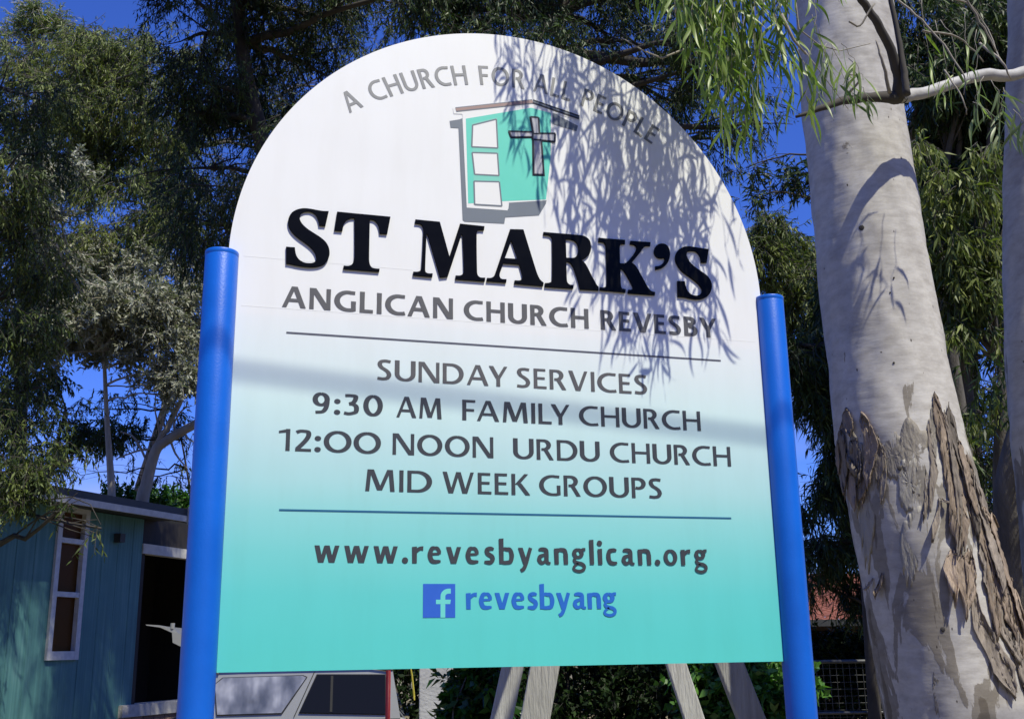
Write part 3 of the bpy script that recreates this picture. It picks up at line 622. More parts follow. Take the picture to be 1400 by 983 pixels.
def smooth_outline(P, lim=48, n=5):
    P = [np.array(p, float) * 1e-4 for p in P]; k = len(P); corner = []
    for i in range(k):
        a = P[i] - P[i-1]; b = P[(i+1) % k] - P[i]
        ang_ = abs(math.degrees(math.atan2(a[0]*b[1]-a[1]*b[0], a @ b))); corner.append(ang_ > lim)
    out = []
    for i in range(k):
        p0, p1, p2, p3 = P[i-1], P[i], P[(i+1) % k], P[(i+2) % k]
        L = np.linalg.norm(p2 - p1)
        m1 = (p2 - p1) if corner[i] else (p2 - p0) / (np.linalg.norm(p2 - p1) + np.linalg.norm(p1 - p0)) * L
        m2 = (p2 - p1) if corner[(i+1) % k] else (p3 - p1) / (np.linalg.norm(p3 - p2) + np.linalg.norm(p2 - p1)) * L
        if corner[i] and corner[(i+1) % k]: out.append(p1); continue
        for j in range(n):
            t = j / n; t2, t3 = t*t, t*t*t
            out.append((2*t3-3*t2+1)*p1 + (t3-2*t2+t)*m1 + (-2*t3+3*t2)*p2 + (t3-t2)*m2)
    return out
DEPS = None
def extruded(name, loops, y_front, depth, m, parent, bev=0.0009):
    cu = bpy.data.curves.new(name, 'CURVE'); cu.dimensions = '2D'; cu.fill_mode = 'BOTH'
    cu.extrude = depth / 2 - bev; cu.bevel_depth = bev; cu.bevel_resolution = 1; cu.offset = -bev
    for L in loops:
        sp = cu.splines.new('POLY'); sp.points.add(len(L) - 1); sp.use_cyclic_u = True
        for q_, p_ in zip(sp.points, L): q_.co = (p_[0], p_[1], 0, 1)
    tmp = bpy.data.objects.new('tmp', cu); COL.objects.link(tmp)
    bpy.context.view_layer.update()
    me = bpy.data.meshes.new_from_object(tmp.evaluated_get(bpy.context.evaluated_depsgraph_get()))
    bpy.data.objects.remove(tmp); bpy.data.curves.remove(cu)
    for v in me.vertices:
        x, y, z = v.co; v.co = (x, y_front + depth / 2 - z, y)
    me.materials.clear()
    me.update()
    return link(name, me, m, parent)
for k, lab in (('S', 'raised gloss black letter S at the start'), ('T', 'raised gloss black letter T'), ('M', 'raised gloss black letter M'), ('A', 'raised gloss black letter A'),
               ('R', 'raised gloss black letter R'), ('K', 'raised gloss black letter K'), ('apos', 'raised gloss black apostrophe'), ('S2', 'raised gloss black letter S at the end')):
    o = extruded('letter', [smooth_outline(L) for L in TITLE[k]], -0.0072, 0.0070, M['film_black'], sign)
    o['label'] = lab

# ---- printed church drawing -------------------------------------
W4 = lambda k: [(a * 1e-4, b * 1e-4) for a, b in LOGO[k]]
logo = None
def flat(name, P, m, y, parent):
    i_ = Ink(y); i_.poly(P); return i_.build(name, M[m], parent)
logo = flat('logo', W4('sh'), 'print_slate', -.0010, sign); logo['label'] = 'printed drawing of a small teal church with a cross'
flat('drop_shape', W4('sh2'), 'print_slate', -.0010, logo)
flat('white_border', W4('white'), 'print_white', -.0013, logo)
flat('teal_wall', W4('teal'), 'print_teal', -.0016, logo)
flat('window_band', [(a * 1e-4, b * 1e-4) for a, b in ((-1480, 33500), (-560, 33850), (-470, 30640), (-1400, 30560))], 'print_ltgrey2', -.0018, logo)
for k in ('w1', 'w2', 'w3'):
    p = flat('drawn_window', W4(k), 'print_white', -.0020, logo)
    i_ = Ink(-.0022); L = W4(k)
    for a, b in zip(L, L[1:] + L[:1]): i_.ribbon([a, b], .0052)
    i_.build('outline', M['print_slate'], logo)
def strip(P, w, m, y, name='line'):
    i_ = Ink(y); i_.ribbon(P, w); i_.build(name, M[m], logo)
a, b = W4('roofL'); c, d = W4('roofR')
strip([a, b], .0170, 'print_slate', -.0022, 'roof_line'); strip([a, b], .0105, 'print_brown', -.0024, 'roof_line')
strip([c, d], .0170, 'print_black', -.0022, 'roof_line'); strip([c, d], .0050, 'print_slate', -.0024, 'roof_line')  # right roof edge printed darker: the shadow on it is put into the colour
for k in ('cv', 'cv2', 'chl', 'chr'):
    L = W4(k); i_ = Ink(-.0026)
    for a, b in zip(L, L[1:] + L[:1]): i_.ribbon([np.array(a) + (np.array(a)-np.array(b)) * .04, np.array(b) + (np.array(b)-np.array(a)) * .04], .0105)
    i_.build('cross_outline', M['print_black'], logo)
    flat('cross_arm', L, 'print_silver', -.0038 if k in ('cv',) else -.0036, logo)
    i_ = Ink(-.0042)
    for a, b in zip(L, L[1:] + L[:1]): i_.ribbon([a, b], .0045)
    i_.build('cross_outline', M['print_black'], logo)

# ================================================================== OVERHEAD CABLE (its soft shadow crosses the board)
t_c = 5.0
PA = np.array([-0.885, 0, 2.43]) + SDIR * t_c
# direction of the cable so that its shadow falls from (-.885, 2.43) to (.933, 2.292)
slope = (2.292 - 2.43) / (0.933 + 0.885)
# shadow of P + (1, ky, 0) a : x' = 1 - sx*ky/sy , z' = -sz*ky/sy
ky = slope / (-SDIR[2] / SDIR[1] + slope * SDIR[0] / SDIR[1])
ud = np.array([1, ky, 0.0])
cb = MB(); pts = []
for i in range(61):
    u_ = -30 + i; pts.append(PA + ud * u_ + np.array([0, 0, 0.0012 * u_ * u_]))
cb.tube(pts, 0.0088, 10)
tag(cb.build('power_cable', M['cable']), 'black overhead power cable strung high across the verge in front of the sign', 'cable')

# ================================================================== CHURCH BUILDING (left)
AX = 33.5
w_ = np.array([math.sin(R(AX)), math.cos(R(AX)), 0.0])          # along the wall, away from the camera
n_ = np.array([math.cos(R(AX)), -math.sin(R(AX)), 0.0])          # outwards, towards the camera side
P0 = at(100, 885, 13.0); P0[2] = 0
def uz(px, py, off=0.0):
    p = on_plane(px, py, P0 + n_ * off, n_); return (p - P0) @ w_, p[2]
def WM(u, o, z):
    return tuple(P0 + w_ * u + n_ * o + np.array([0, 0, z]))
ch = empty('church_building', tuple(P0), 'low teal clad church building with tall narrow window, left of the blue posts', 'building')
uL = -4.5
uR = 0.5 * (uz(197, 715)[0] + uz(179, 960)[0])
zt = lambda u: 0.0
f0u, f0z = uz(55, 676, .45); f1u, f1z = uz(258, 709, .45)
fs = (f1z - f0z) / (f1u - f0u)
fz = lambda u: f0z + fs * (u - f0u)
wl = .5 * (uz(79, 700)[0] + uz(61, 895)[0]); wr = .5 * (uz(120, 704)[0] + uz(105, 898)[0])
wb = uz(82, 902)[1]; wt = uz(100, 694)[1]
pass
# wall in four pieces round the window opening, the top following the roof
mb = MB()
def wall_piece(u0, u1, z0, z1f):
    P = []
    for o in (0, -.2):
        P += [WM(u0, o, z0), WM(u1, o, z0), WM(u1, o, z1f(u1)), WM(u0, o, z1f(u0))]
    mb.add(P, [(0,1,2,3), (7,6,5,4), (0,4,5,1), (1,5,6,2), (2,6,7,3), (3,7,4,0)])
top = lambda u: fz(u) - .02
wall_piece(uL, wl, 0, top); wall_piece(wr, uR, 0, top); wall_piece(wl, wr, 0, lambda u: wb); wall_piece(wl, wr, wt, top)
mb.build('wall', M['teal_wall'], ch)
# narrow cover battens every 0.4 m
bt = MB()
u = uL + .1
while u < uR:
    if not (wl - .03 < u < wr + .03):
        bt.box((u - .004, .001, .02), (u + .004, .0035, top(u) - .02), WM)
    u += .3
bt.build('cladding_joints', M['teal_wall'], ch)
win = MB()
fw = .075
win.box((wl, -.05, wb), (wl + fw, .035, wt), WM); win.box((wr - fw, -.05, wb), (wr, .035, wt), WM)
win.box((wl + fw, -.05, wb), (wr - fw, .034, wb + .10), WM); win.box((wl + fw, -.05, wt - .06), (wr - fw, .034, wt), WM)
H_ = wt - wb
mul = [uz(82, 812)[1], uz(100, 740)[1]]
for z in mul: win.box((wl + fw, -.05, z - .03), (wr - fw, .030, z + .03), WM)
wo_ = win.build('window', M['white_frame'], ch)
zs = [wb + .10, mul[0] - .03, mul[0] + .03, mul[1] - .03, mul[1] + .03, wt - .06]
for i in range(3):
    pn = MB(); pn.box((wl + fw + .001, -.035, zs[2*i] + .001), (wr - fw - .001, -.028, zs[2*i+1] - .001), WM); pn.build('pane', M['amber_glass'], wo_)
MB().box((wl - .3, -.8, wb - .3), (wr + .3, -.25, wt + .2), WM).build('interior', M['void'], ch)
# roof slab, dark gutter above, pale fascia
def slab(u0, u1, o0, o1, a, b, name, m):
    P = []
    for o in (o0, o1): P += [WM(u0, o, fz(u0) + a), WM(u1, o, fz(u1) + a), WM(u1, o, fz(u1) + b), WM(u0, o, fz(u0) + b)]
    q = MB(); q.add(P, [(0,1,2,3), (7,6,5,4), (0,4,5,1), (1,5,6,2), (2,6,7,3), (3,7,4,0)]); return q.build(name, m, ch)
fe = uz(258, 705, .45)[0]
slab(uL, fe, .42, .45, -.045, .035, 'fascia', M['fascia'])
slab(fe - .03, fe, .451, .475, -.08, .16, 'fascia_end', M['fascia'])
slab(uL, fe + .02, .30, .43, .037, .13, 'gutter', M['gutter'])
slab(uL, fe + .02, -6, .42, -.01, .034, 'roof', M['gutter'])
# porch beyond the wall: beam, dark clerestory, dark back wall, coping on brick
bz = uz(225, 753)[1]
pe = uR + 3.6
MB().box((uR, -.12, bz - .07), (pe, .02, bz + .06), WM).build('porch_beam', M['fascia'], ch)
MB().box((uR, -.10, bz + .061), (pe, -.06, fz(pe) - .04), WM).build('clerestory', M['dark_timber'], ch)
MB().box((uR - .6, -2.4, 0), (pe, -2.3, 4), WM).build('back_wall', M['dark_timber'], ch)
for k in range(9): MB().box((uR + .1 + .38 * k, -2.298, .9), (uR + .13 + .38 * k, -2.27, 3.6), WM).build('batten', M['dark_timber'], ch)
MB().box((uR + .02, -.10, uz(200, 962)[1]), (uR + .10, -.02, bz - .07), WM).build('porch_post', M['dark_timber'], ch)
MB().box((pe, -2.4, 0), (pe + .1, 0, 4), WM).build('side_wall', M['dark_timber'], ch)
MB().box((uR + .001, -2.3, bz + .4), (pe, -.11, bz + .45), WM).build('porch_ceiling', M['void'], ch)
cz1 = uz(200, 961)[1]; cz0 = uz(200, 977)[1]
pass
k = 0; u = uR - .25
while u < pe:
    MB().box((u, -.25, cz0), (min(u + .60, pe), .06, cz1), WM).build('coping', M['coping'], ch); u += .606
br_me = None
MB().box((uR - .25, -.2, 0), (pe, .020, cz0 - .002), WM).build('base_wall', M['mortar'], ch)
for row in range(4):
    z1 = cz0 - .012 - row * .086
    for i in range(16):
        u = uR - .25 + i * .24 + (.12 if row % 2 else 0)
        MB().box((u + .005, .018, z1 - .076), (min(u + .235, pe), .03 + .002 * RNG.random(), z1), WM).build('brick', M['brick'], ch)
# small wall light on the cladding
lu, lz = uz(159, 735)
MB().box((lu - .05, .002, lz - .06), (lu + .05, .10, lz + .05), WM).build('wall_light', M['gutter'], ch)

# ================================================================== PARKED CAR with its tailgate up
cD = 10.6
rt = CR.copy(); rt[2] = 0; rt /= np.linalg.norm(rt)
ca = R(8)
cx_ = np.array([rt[0]*math.cos(ca) - rt[1]*math.sin(ca), rt[0]*math.sin(ca) + rt[1]*math.cos(ca), 0])   # car forward (to the right)
cy_ = np.array([-cx_[1], cx_[0], 0])      # away from the camera
c0 = at(283, 940, cD); c0[2] = 0
def CM(x, y, z): return tuple(c0 + cx_ * x + cy_ * y + np.array([0, 0, z]))
def cxz(px, py):
    p = on_plane(px, py, c0, cy_); return (p - c0) @ cx_, p[2]
rz_ = cxz(420, 912)[1]; bz_ = cxz(400, 978)[1]
xw = [cxz(p, 950)[0] for p in (302, 384, 418, 409, 432, 527, 540)]
pass
car = empty('parked_car', tuple(c0), 'silver hatchback parked behind the sign with its tailgate open', 'car')
xe = xw[6]
wt_ = cxz(420, 923)[1]
# body shell: lower body + cabin as cross-section lofts
body = MB()
sec = [(-.55, .30), (-.62, .48), (-.60, .80), (-.52, bz_ - .06), (-.02, bz_ - .02), (xe + .1, bz_ - .04), (xe + .25, bz_ - .24), (xe + 1.0, bz_ - .32), (xe + 1.25, bz_ - .42), (xe + 1.28, .45), (xe + 1.2, .28)]
body.prism(sec, lambda a, b, d: CM(a, .05 + d * 1.6, b), 0, 1)
o = body.build('body', M['silver'], car); bevel(o, .05, 3, 25)
cab = MB()
rs = [(-.30, bz_ - .03), (-.05, rz_ - .05), (.05, rz_), (.55, rz_ + .02), (xe - .35, rz_ + .005), (xe - .12, rz_ - .04), (xe + .12, bz_ - .03)]
# side frame with windows cut as separate inset glass : build pillars and rails
def CS(x, z, lean=.10):   # side surface leans inwards with height
    return .05 + lean * max(0, (z - bz_)) / (rz_ - bz_)
def side_poly(P, o0, o1, name, m, par, beyond=False):
    q = MB(); n = len(P)
    for o in (o0, o1):
        for x, z in P: q.V.append(CM(x, (CS(x, z) + o) if not beyond else (1.70 - CS(x, z) - o), z))
    q.F += [tuple(range(n))[::-1], tuple(range(n, 2*n))] + [(i, (i+1) % n, n+(i+1) % n, n+i) for i in range(n)]
    return q.build(name, m, par)
wl1 = [cxz(*p) for p in ((296, 977), (384, 974.5), (418, 926), (412, 923.5), (303, 927), (292, 936))]
wl2 = [cxz(*p) for p in ((409, 974), (527, 976), (527, 922.5), (433, 922.5))]
shell = [(-.28, bz_ - .05), (-.06, rz_ - .02), (.3, rz_), (xe - .25, rz_), (xe - .02, rz_ - .05), (xe + .06, bz_ - .05)]
for far in (False, True):
    side_poly(shell, 0.012, .030, 'side_panel', M['silver'], car, far)
    grow = lambda P, k: [((x - np.mean([a[0] for a in P])) * (1 + k) + np.mean([a[0] for a in P]), (z - np.mean([a[1] for a in P])) * (1 + k * 2) + np.mean([a[1] for a in P])) for x, z in P]
    s1 = side_poly(grow(wl1, .022), .004, .010, 'window_seal', M['rubber'], car, far); side_poly(wl1, -.002, .002, 'quarter_window', M['reflect_glass'], s1, far)
    s2 = side_poly(grow(wl2, .018), .004, .010, 'window_seal', M['rubber'], car, far); side_poly(wl2, -.002, .002, 'door_window', M['car_glass'], s2, far)
    bx0 = cxz(453, 950)[0]; side_poly([(bx0 - .012, wl2[0][1]), (bx0 + .012, wl2[0][1]), (bx0 + .012, wl2[2][1]), (bx0 - .012, wl2[2][1])], -.006, -.003, 'window_divider', M['rubber'], car, far)
for px_ in (400,):
    for far in (False, True):
        e0 = cxz(433, 918); e1 = cxz(405, 980); side_poly([(e0[0] - .03, e0[1]), (e0[0] - .022, e0[1]), (e1[0] - .022, e1[1]), (e1[0] - .03, e1[1])], .006, .010, 'door_seam', M['rubber'], car, far)
q = MB(); q.tube([CM(-.02, .135, rz_ - .022), CM(.3, .130, rz_ - .004), CM(xe - .25, .130, rz_ - .004), CM(xe - .05, .135, rz_ - .05)], .009, 8); q.build('drip_rail', M['rubber'], car, True)
for sx_ in (cxz(470, 950)[0], cxz(505, 950)[0]):
    for sy_ in (.35, 1.1):
        q = MB(); q.box((sx_ - .10, sy_, bz_ - .3), (sx_ + .02, sy_ + .42, bz_ + .08), CM); so = q.build('seat', M['rubber'], car); bevel(so, .04, 3)
        q = MB(); q.box((sx_ - .09, sy_ + .10, bz_ + .12), (sx_ + .0, sy_ + .32, bz_ + .28), CM); hr = q.build('headrest', M['rubber'], so); bevel(hr, .03, 3)
roof = MB()
P = [(-.06, rz_ - .02), (.3, rz_ + .004), (xe - .25, rz_ + .004), (xe - .02, rz_ - .045)]
for x, z in P: roof.V += [CM(x, .14, z), CM(x, .5, z + .035), CM(x, 1.2, z + .035), CM(x, 1.56, z)]
roof.F += [(4*i+j, 4*i+j+1, 4*i+j+5, 4*i+j+4) for i in range(3) for j in range(3)]
ro = roof.build('roof', M['silver'], car, smooth=True); sm = ro.modifiers.new('thick', 'SOLIDIFY'); sm.thickness = .02
ws = MB(); ws.add([CM(xe - .02, .16, rz_ - .045), CM(xe - .02, 1.54, rz_ - .045), CM(xe + .10, 1.62, bz_ - .02), CM(xe + .10, .08, bz_ - .02)], [(0,1,2,3)]); ws.build('windscreen', M['car_glass'], car)
# raised tailgate: curved panel hinged at the rear roof edge
tgp = [cxz(*p) for p in ((296, 914), (270, 897), (250, 874), (236, 860), (215, 854), (196, 853))]
tgt = [.05, .06, .075, .045, .022, .010]
tg = MB()
Pp = np.array(tgp); n = len(Pp); K = 9
for i in range(n):
    for j in range(K):
        y = .12 + 1.46 * j / (K - 1); bow = -.03 * (1 - ((j - (K-1)/2) / ((K-1)/2))**2)
        tg.V.append(CM(Pp[i][0] + bow * i / n, y, Pp[i][1]))
for i in range(n):
    for j in range(K):
        y = .12 + 1.46 * j / (K - 1)
        tg.V.append(CM(Pp[i][0] + .01, y, Pp[i][1] - tgt[i]))
tg.F += [(i*K+j, i*K+j+1, (i+1)*K+j+1, (i+1)*K+j) for i in range(n-1) for j in range(K-1)]
b_ = n*K
tg.F += [(b_+i*K+j, b_+(i+1)*K+j, b_+(i+1)*K+j+1, b_+i*K+j+1) for i in range(n-1) for j in range(K-1)]
for i in range(n-1): tg.F += [(i*K, (i+1)*K, b_+(i+1)*K, b_+i*K), (i*K+K-1, b_+i*K+K-1, b_+(i+1)*K+K-1, (i+1)*K+K-1)]
tg.F += [((n-1)*K+j, (n-1)*K+j+1, b_+(n-1)*K+j+1, b_+(n-1)*K+j) for j in range(K-1)]
tgo = tg.build('tailgate', M['silver'], car, smooth=False)
sp = [cxz(*p) for p in ((233, 862), (249, 868), (250, 886), (234, 878))]
q = MB(); q.prism(sp, lambda a, b, d: CM(a, d, b), .09, .118); q.build('tailgate_edge', M['silver'], tgo)
kn = cxz(233, 856); MB().tube([CM(kn[0], .13, kn[1] - .02), CM(kn[0], .13, kn[1] + .035)], .022, 12).build('knob', M['silver'], tgo)
for wx in (.15, xe + .75):
    for y in (.03, 1.47):
        wh = MB(); wh.tube([CM(wx, y, .30), CM(wx, y + .20, .30)], .30, 28); t_ = wh.build('wheel', M['tyre'], car)
        rm = MB(); rm.tube([CM(wx, y - .005, .30), CM(wx, y + .05, .30)], .19, 20); rm.build('rim', M['alu'], t_)
for y in (.12, 1.38):
    MB().box((xe + 1.16, y, .55), (xe + 1.30, y + .25, .68), CM).build('headlight', M['lamp_clear'], car)
    MB().box((-.63, y, .62), (-.55, y + .22, .85), CM).build('tail_light', M['lamp_red'], car)

# ================================================================== red marker pole, pillar, rope
rp = at(530.5, 950, 8.4); rq = MB(); rq.tube([(rp[0], rp[1], 0), (rp[0], rp[1], .9), (rp[0], rp[1], 1.45)], .019, 14); rp_ = rp
tag(rq.build('marker_pole', M['pole_red'], None, True), 'thin red pole standing behind the sign at the right end of the silver car', 'pole')
pA = at(573, 950, 9.6); pB = at(624, 950, 9.6); dd = (pB - pA); dd[2] = 0; wpl = np.linalg.norm(dd); dd /= wpl; ee = np.array([-dd[1], dd[0], 0])
def PM(u, o, z): return tuple(np.array([pA[0], pA[1], 0]) + dd * u + ee * o + np.array([0, 0, z]))
pil = MB(); pil.box((0, 0, 0), (wpl, .32, 2.3), PM)
o = pil.build('pillar', M['render']); bevel(o, .008, 2); tag(o, 'square grey rendered pillar between the red pole and the timber frame', 'pillar')
ra = at(560, 905, 9.2); rb = at(566, 950, 9.2)
ropem = MB(); ropem.tube([ra + (0, 0, .5), ra, ra * .6 + rb * .4 + (.006, 0, 0), rb, rb - (-.004, 0, .04)], [.006, .006, .007, .009, .006], 6)
tag(ropem.build('rope', M['rope']), 'short yellow strap hanging in the dark gap left of the pillar', 'strap')

# ================================================================== TIMBER A-FRAME behind the sign
fr = empty('timber_frame', tuple(np.array(at(850, 980, 6.0)) * (1, 1, 0)), 'weathered grey timber frame with two pairs of splayed legs behind the sign', 'frame')
def leg(p_top, p_bot, D, w, d, lab=None):
    A = at(*p_top, D); B = at(*p_bot, D); 
    B[1] += (A[2] - B[2]) * 0; dirv = (A - B); dirv[1] = 0; A2 = B + (A - B)
    # keep the leg in a plane of constant depth : straight line continued to the ground and up to the ridge
    nrm = _fwd * (1, 1, 0); nrm = nrm / np.linalg.norm(nrm)
    A = on_plane(p_top[0], p_top[1], B, nrm)
    dv = (A - B) / (A[2] - B[2])
    G = B - dv * B[2]; T = B + dv * (3.05 - B[2])
    m = MB(); m.bar(G, T, d, w, up=rt); o = m.build('leg', M['timber'], fr); bevel(o, .006, 2); return T
T1 = leg((701, 911), (685.5, 983), 6.4, .13, .07)
T2 = leg((745.5, 907), (731.5, 983), 5.2, .14, .075)
T3 = leg((924, 907), (949, 983), 6.4, .115, .075)
T4 = leg((996, 904), (1027, 983), 5.2, .125, .08)
pass
ra_ = (T1 + T3) / 2; rb_ = (T2 + T4) / 2
dv = (rb_ - ra_); dv /= np.linalg.norm(dv)
m = MB(); m.bar(ra_ - dv * .25 - (0, 0, .12), rb_ + dv * .25 - (0, 0, .12), .07, .14); m.build('ridge_beam', M['timber'], fr)

# ================================================================== HOUSE on the right, red tiled roof
hd = _fwd * (1, 1, 0); hd /= np.linalg.norm(hd)
hD = 27.0
hA = at(1060, 850, hD); he = hA[2]
def HM(u, v, z): return tuple(np.array([hA[0], hA[1], 0]) + rt * u + hd * v + np.array([0, 0, z]))
house = empty('tiled_house', HM(0, 0, 0), 'house with weathered red tiled roof behind the fence, right of the blue post', 'house')
ridge = on_plane(1140, 792, np.array(HM(0, 3.0, 0)), hd)[2]
pass
HW = 12.0
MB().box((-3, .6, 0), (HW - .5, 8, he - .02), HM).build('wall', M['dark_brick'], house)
MB().box((-3.4, -.06, he - .12), (HW, .02, he + .04), HM).build('gutter', M['gutter'], house)
tl = MB(); rows = 16; cols = 52
V = []; Q = []
sl = (ridge - he) / 3.0
for r_ in range(rows):
    v0 = -.05 + r_ * 3.05 / rows
    for c_ in range(cols):
        u0 = -3.5 + c_ * .3; jj = RNG.normal(0, .006)
        prof = [(0, 0), (.06, .045), (.13, .05), (.2, .01), (.3, 0)]
        b0 = len(V)
        for vv, hh in ((v0, .045), (v0 + 3.05 / rows + .06, .012)):
            for a, h2 in prof: V.append(HM(u0 + a, vv, he + sl * (vv) + hh + h2 + jj))
        for k in range(4): Q.append((b0 + k, b0 + k + 1, b0 + 6 + k, b0 + 5 + k))
        # front lip
        b1 = len(V)
        for a, h2 in prof: V.append(HM(u0 + a, v0, he + sl * v0 + .045 + h2 + jj))
        for a, h2 in prof: V.append(HM(u0 + a, v0, he + sl * v0 + .01 + jj))
        for k in range(4): Q.append((b1 + k, b1 + 5 + k, b1 + 6 + k, b1 + k + 1))
o = fast_mesh('roof', np.array(V), np.array(Q), M['tile'], house); o['kind'] = 'stuff'
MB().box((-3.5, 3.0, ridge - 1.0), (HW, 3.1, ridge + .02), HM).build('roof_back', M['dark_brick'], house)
rg = MB(); rg.tube([HM(-3.5, 3.0, ridge + .05), HM(HW, 3.0, ridge + .05)], .11, 10); rg.build('ridge_cap', M['tile'], house)
MB().box((.2, .55, 1.0 if he > 1.9 else .7), (1.4, .59, he - .25), HM).build('window', M['car_glass'], house)

# ================================================================== WIRE MESH FENCE (right)
fD = 9.0
fA = at(1085, 905, fD)
def FM(u, v, z): return tuple(np.array([fA[0], fA[1], 0]) + rt * u + hd * v + np.array([0, 0, z]))
fence = empty('wire_fence', FM(0, 0, 0), 'low welded wire mesh fence between the right blue post and the gum trunk', 'fence')
fzT = fA[2]; fzB = on_plane(1160, 974, fA, hd)[2]
pass
for z, r_ in ((fzT, .016), (fzB, .012)):
    q = MB(); q.tube([FM(-.3, 0, z), FM(1.8, 0, z)], r_, 10); q.build('rail', M['galv'], fence, True)
for u in (-.3, 1.8):
    q = MB(); q.tube([FM(u, 0, 0), FM(u, 0, fzT + .03)], .024, 12); q.build('post', M['galv'], fence, True)
q = MB(); q.tube([FM(0, .018, .15), FM(0, .018, fzT)], .0022, 5, cap=False); wv = q.build('wire', M['galv'], fence)
for k in range(1, 36):
    c = wv.copy(); COL.objects.link(c); c.location = wv.location + Vector(rt * (.055 * k - .25)); 
wv.location = wv.location + Vector(rt * -.25)
q = MB(); q.tube([FM(-.3, .022, 0), FM(1.8, .022, 0)], .0022, 5, cap=False); wh_ = q.build('wire', M['galv'], fence)
zz = fzT - .055; first = True
while zz > .2:
    c = wh_ if first else wh_.copy()
    if not first: COL.objects.link(c)
    c.location = Vector((-fence.location.x, -fence.location.y, -fence.location.z + zz)); first = False; zz -= .055

# ================================================================== BIG GUM TRUNK
TD = 5.15
rows_px = [(-260, 1072, 1180), (-120, 1080, 1200), (0, 1089, 1216), (60, 1092, 1221), (150, 1096, 1231), (250, 1108, 1249), (350, 1117, 1264), (400, 1123, 1272), (500, 1135, 1292), (600, 1143, 1314), (640, 1153, 1328), (740, 1170, 1354), (840, 1190, 1384), (940, 1207, 1408), (983, 1216, 1421), (1100, 1232, 1452), (1300, 1245, 1500), (1420, 1235, 1545)]
hdirT = _fwd * (1, 1, 0); hdirT /= np.linalg.norm(hdirT)
Tpt = at(1200, 400, TD)
def vplane(px, py, P=None):
    return on_plane(px, py, Tpt if P is None else P, hdirT)
tc = []; trd = []
for y, a, b in rows_px:
    A = vplane(a, y); B = vplane(b, y); tc.append((A + B) / 2); trd.append(np.linalg.norm(A - B) / 2 * .985)
tc = np.array(tc); trd = np.array(trd)
ordz = np.argsort(tc[:, 2]); tz = tc[ordz, 2]; tx = tc[ordz, 0]; ty = tc[ordz, 1]; tr_ = trd[ordz]
pass
def TC(z): return np.array([np.interp(z, tz, tx), np.interp(z, tz, ty), z])
def TR(z): return float(np.interp(z, tz, tr_))
def nz1(x, seed=0):   # smooth pseudo noise
    return math.sin(x * 1.7 + seed) * .5 + math.sin(x * 3.9 + seed * 2.3) * .3 + math.sin(x * 8.3 + seed * 1.1) * .2
gum = empty('gum_tree', (float(TC(0.0)[0]), float(TC(0.0)[1]), 0), 'big pale smooth gum tree with brown bark peeling off low down, right of the sign', 'tree')
def trunk_mesh(name, Cf, Rf, z0, z1, nz, na, m, parent, amp=.012, seed=0):
    V = []; zsl = np.linspace(z0, z1, nz)
    for z in zsl:
        c = Cf(z); r0 = Rf(z)
        for j in range(na):
            a = 2 * math.pi * j / na
            flare = 1 + .25 * math.exp(-max(z, 0) * 2.2) * (1 + .35 * math.sin(5 * a + seed))
            r = r0 * flare * (1 + .012 * math.sin(3 * a + z * .7 + seed)) + amp * (.5 * nz1(z * 2.2 + 3 * math.sin(a), seed) + .35 * nz1(z * 7 + 5 * math.cos(a), seed + 2) + .12 * nz1(z * 22 + 9 * math.sin(a * 2), seed + 5))
            V.append((c[0] + r * math.cos(a), c[1] + r * math.sin(a), z))
    Q = [(i*na+j, i*na+(j+1) % na, (i+1)*na+(j+1) % na, (i+1)*na+j) for i in range(nz-1) for j in range(na)]
    return fast_mesh(name, np.array(V), np.array(Q), m, parent, smooth=True)
zTop = float(tz[-1])
# continue the trunk above the frame
ext = 3
tzl = list(tz); 
for k in range(1, 5):
    tx = np.append(tx, tx[-1] - .06 * 1.0); ty = np.append(ty, ty[-1] + .10); tzl.append(tzl[-1] + 1.2); tr_ = np.append(tr_, tr_[-1] * .88)
tz = np.array(tzl)
trunk_mesh('trunk', TC, TR, -.2, float(tz[-1]), 260, 96, M['gum_bark'], gum)
def surf(px, py, off=0.0):
    """point on the trunk's surface under a photo pixel, pushed out by off"""
    d = CF + CR * (px - 700.0) / F_PX - CU * (py - 491.5) / F_PX
    t = 4.3; st = .05
    while t < 6.5:
        P = CAM + d * t; c = TC(P[2]); v = P[:2] - c[:2]; r = np.linalg.norm(v); rr = TR(P[2])
        if r < rr + .004 and st > .01: t -= .05; st = .004
        elif r < rr + .004:
            nn = np.array([v[0] / r, v[1] / r, 0]); return np.array([c[0], c[1], P[2]]) + nn * (rr + off), nn
        t += st
    # off the silhouette: nearest side
    P = CAM + d * 5.15; c = TC(P[2]); v = P[:2] - c[:2]; r = np.linalg.norm(v); nn = np.array([v[0] / r, v[1] / r, 0]); return np.array([c[0], c[1], P[2]]) + nn * (TR(P[2]) + off), nn

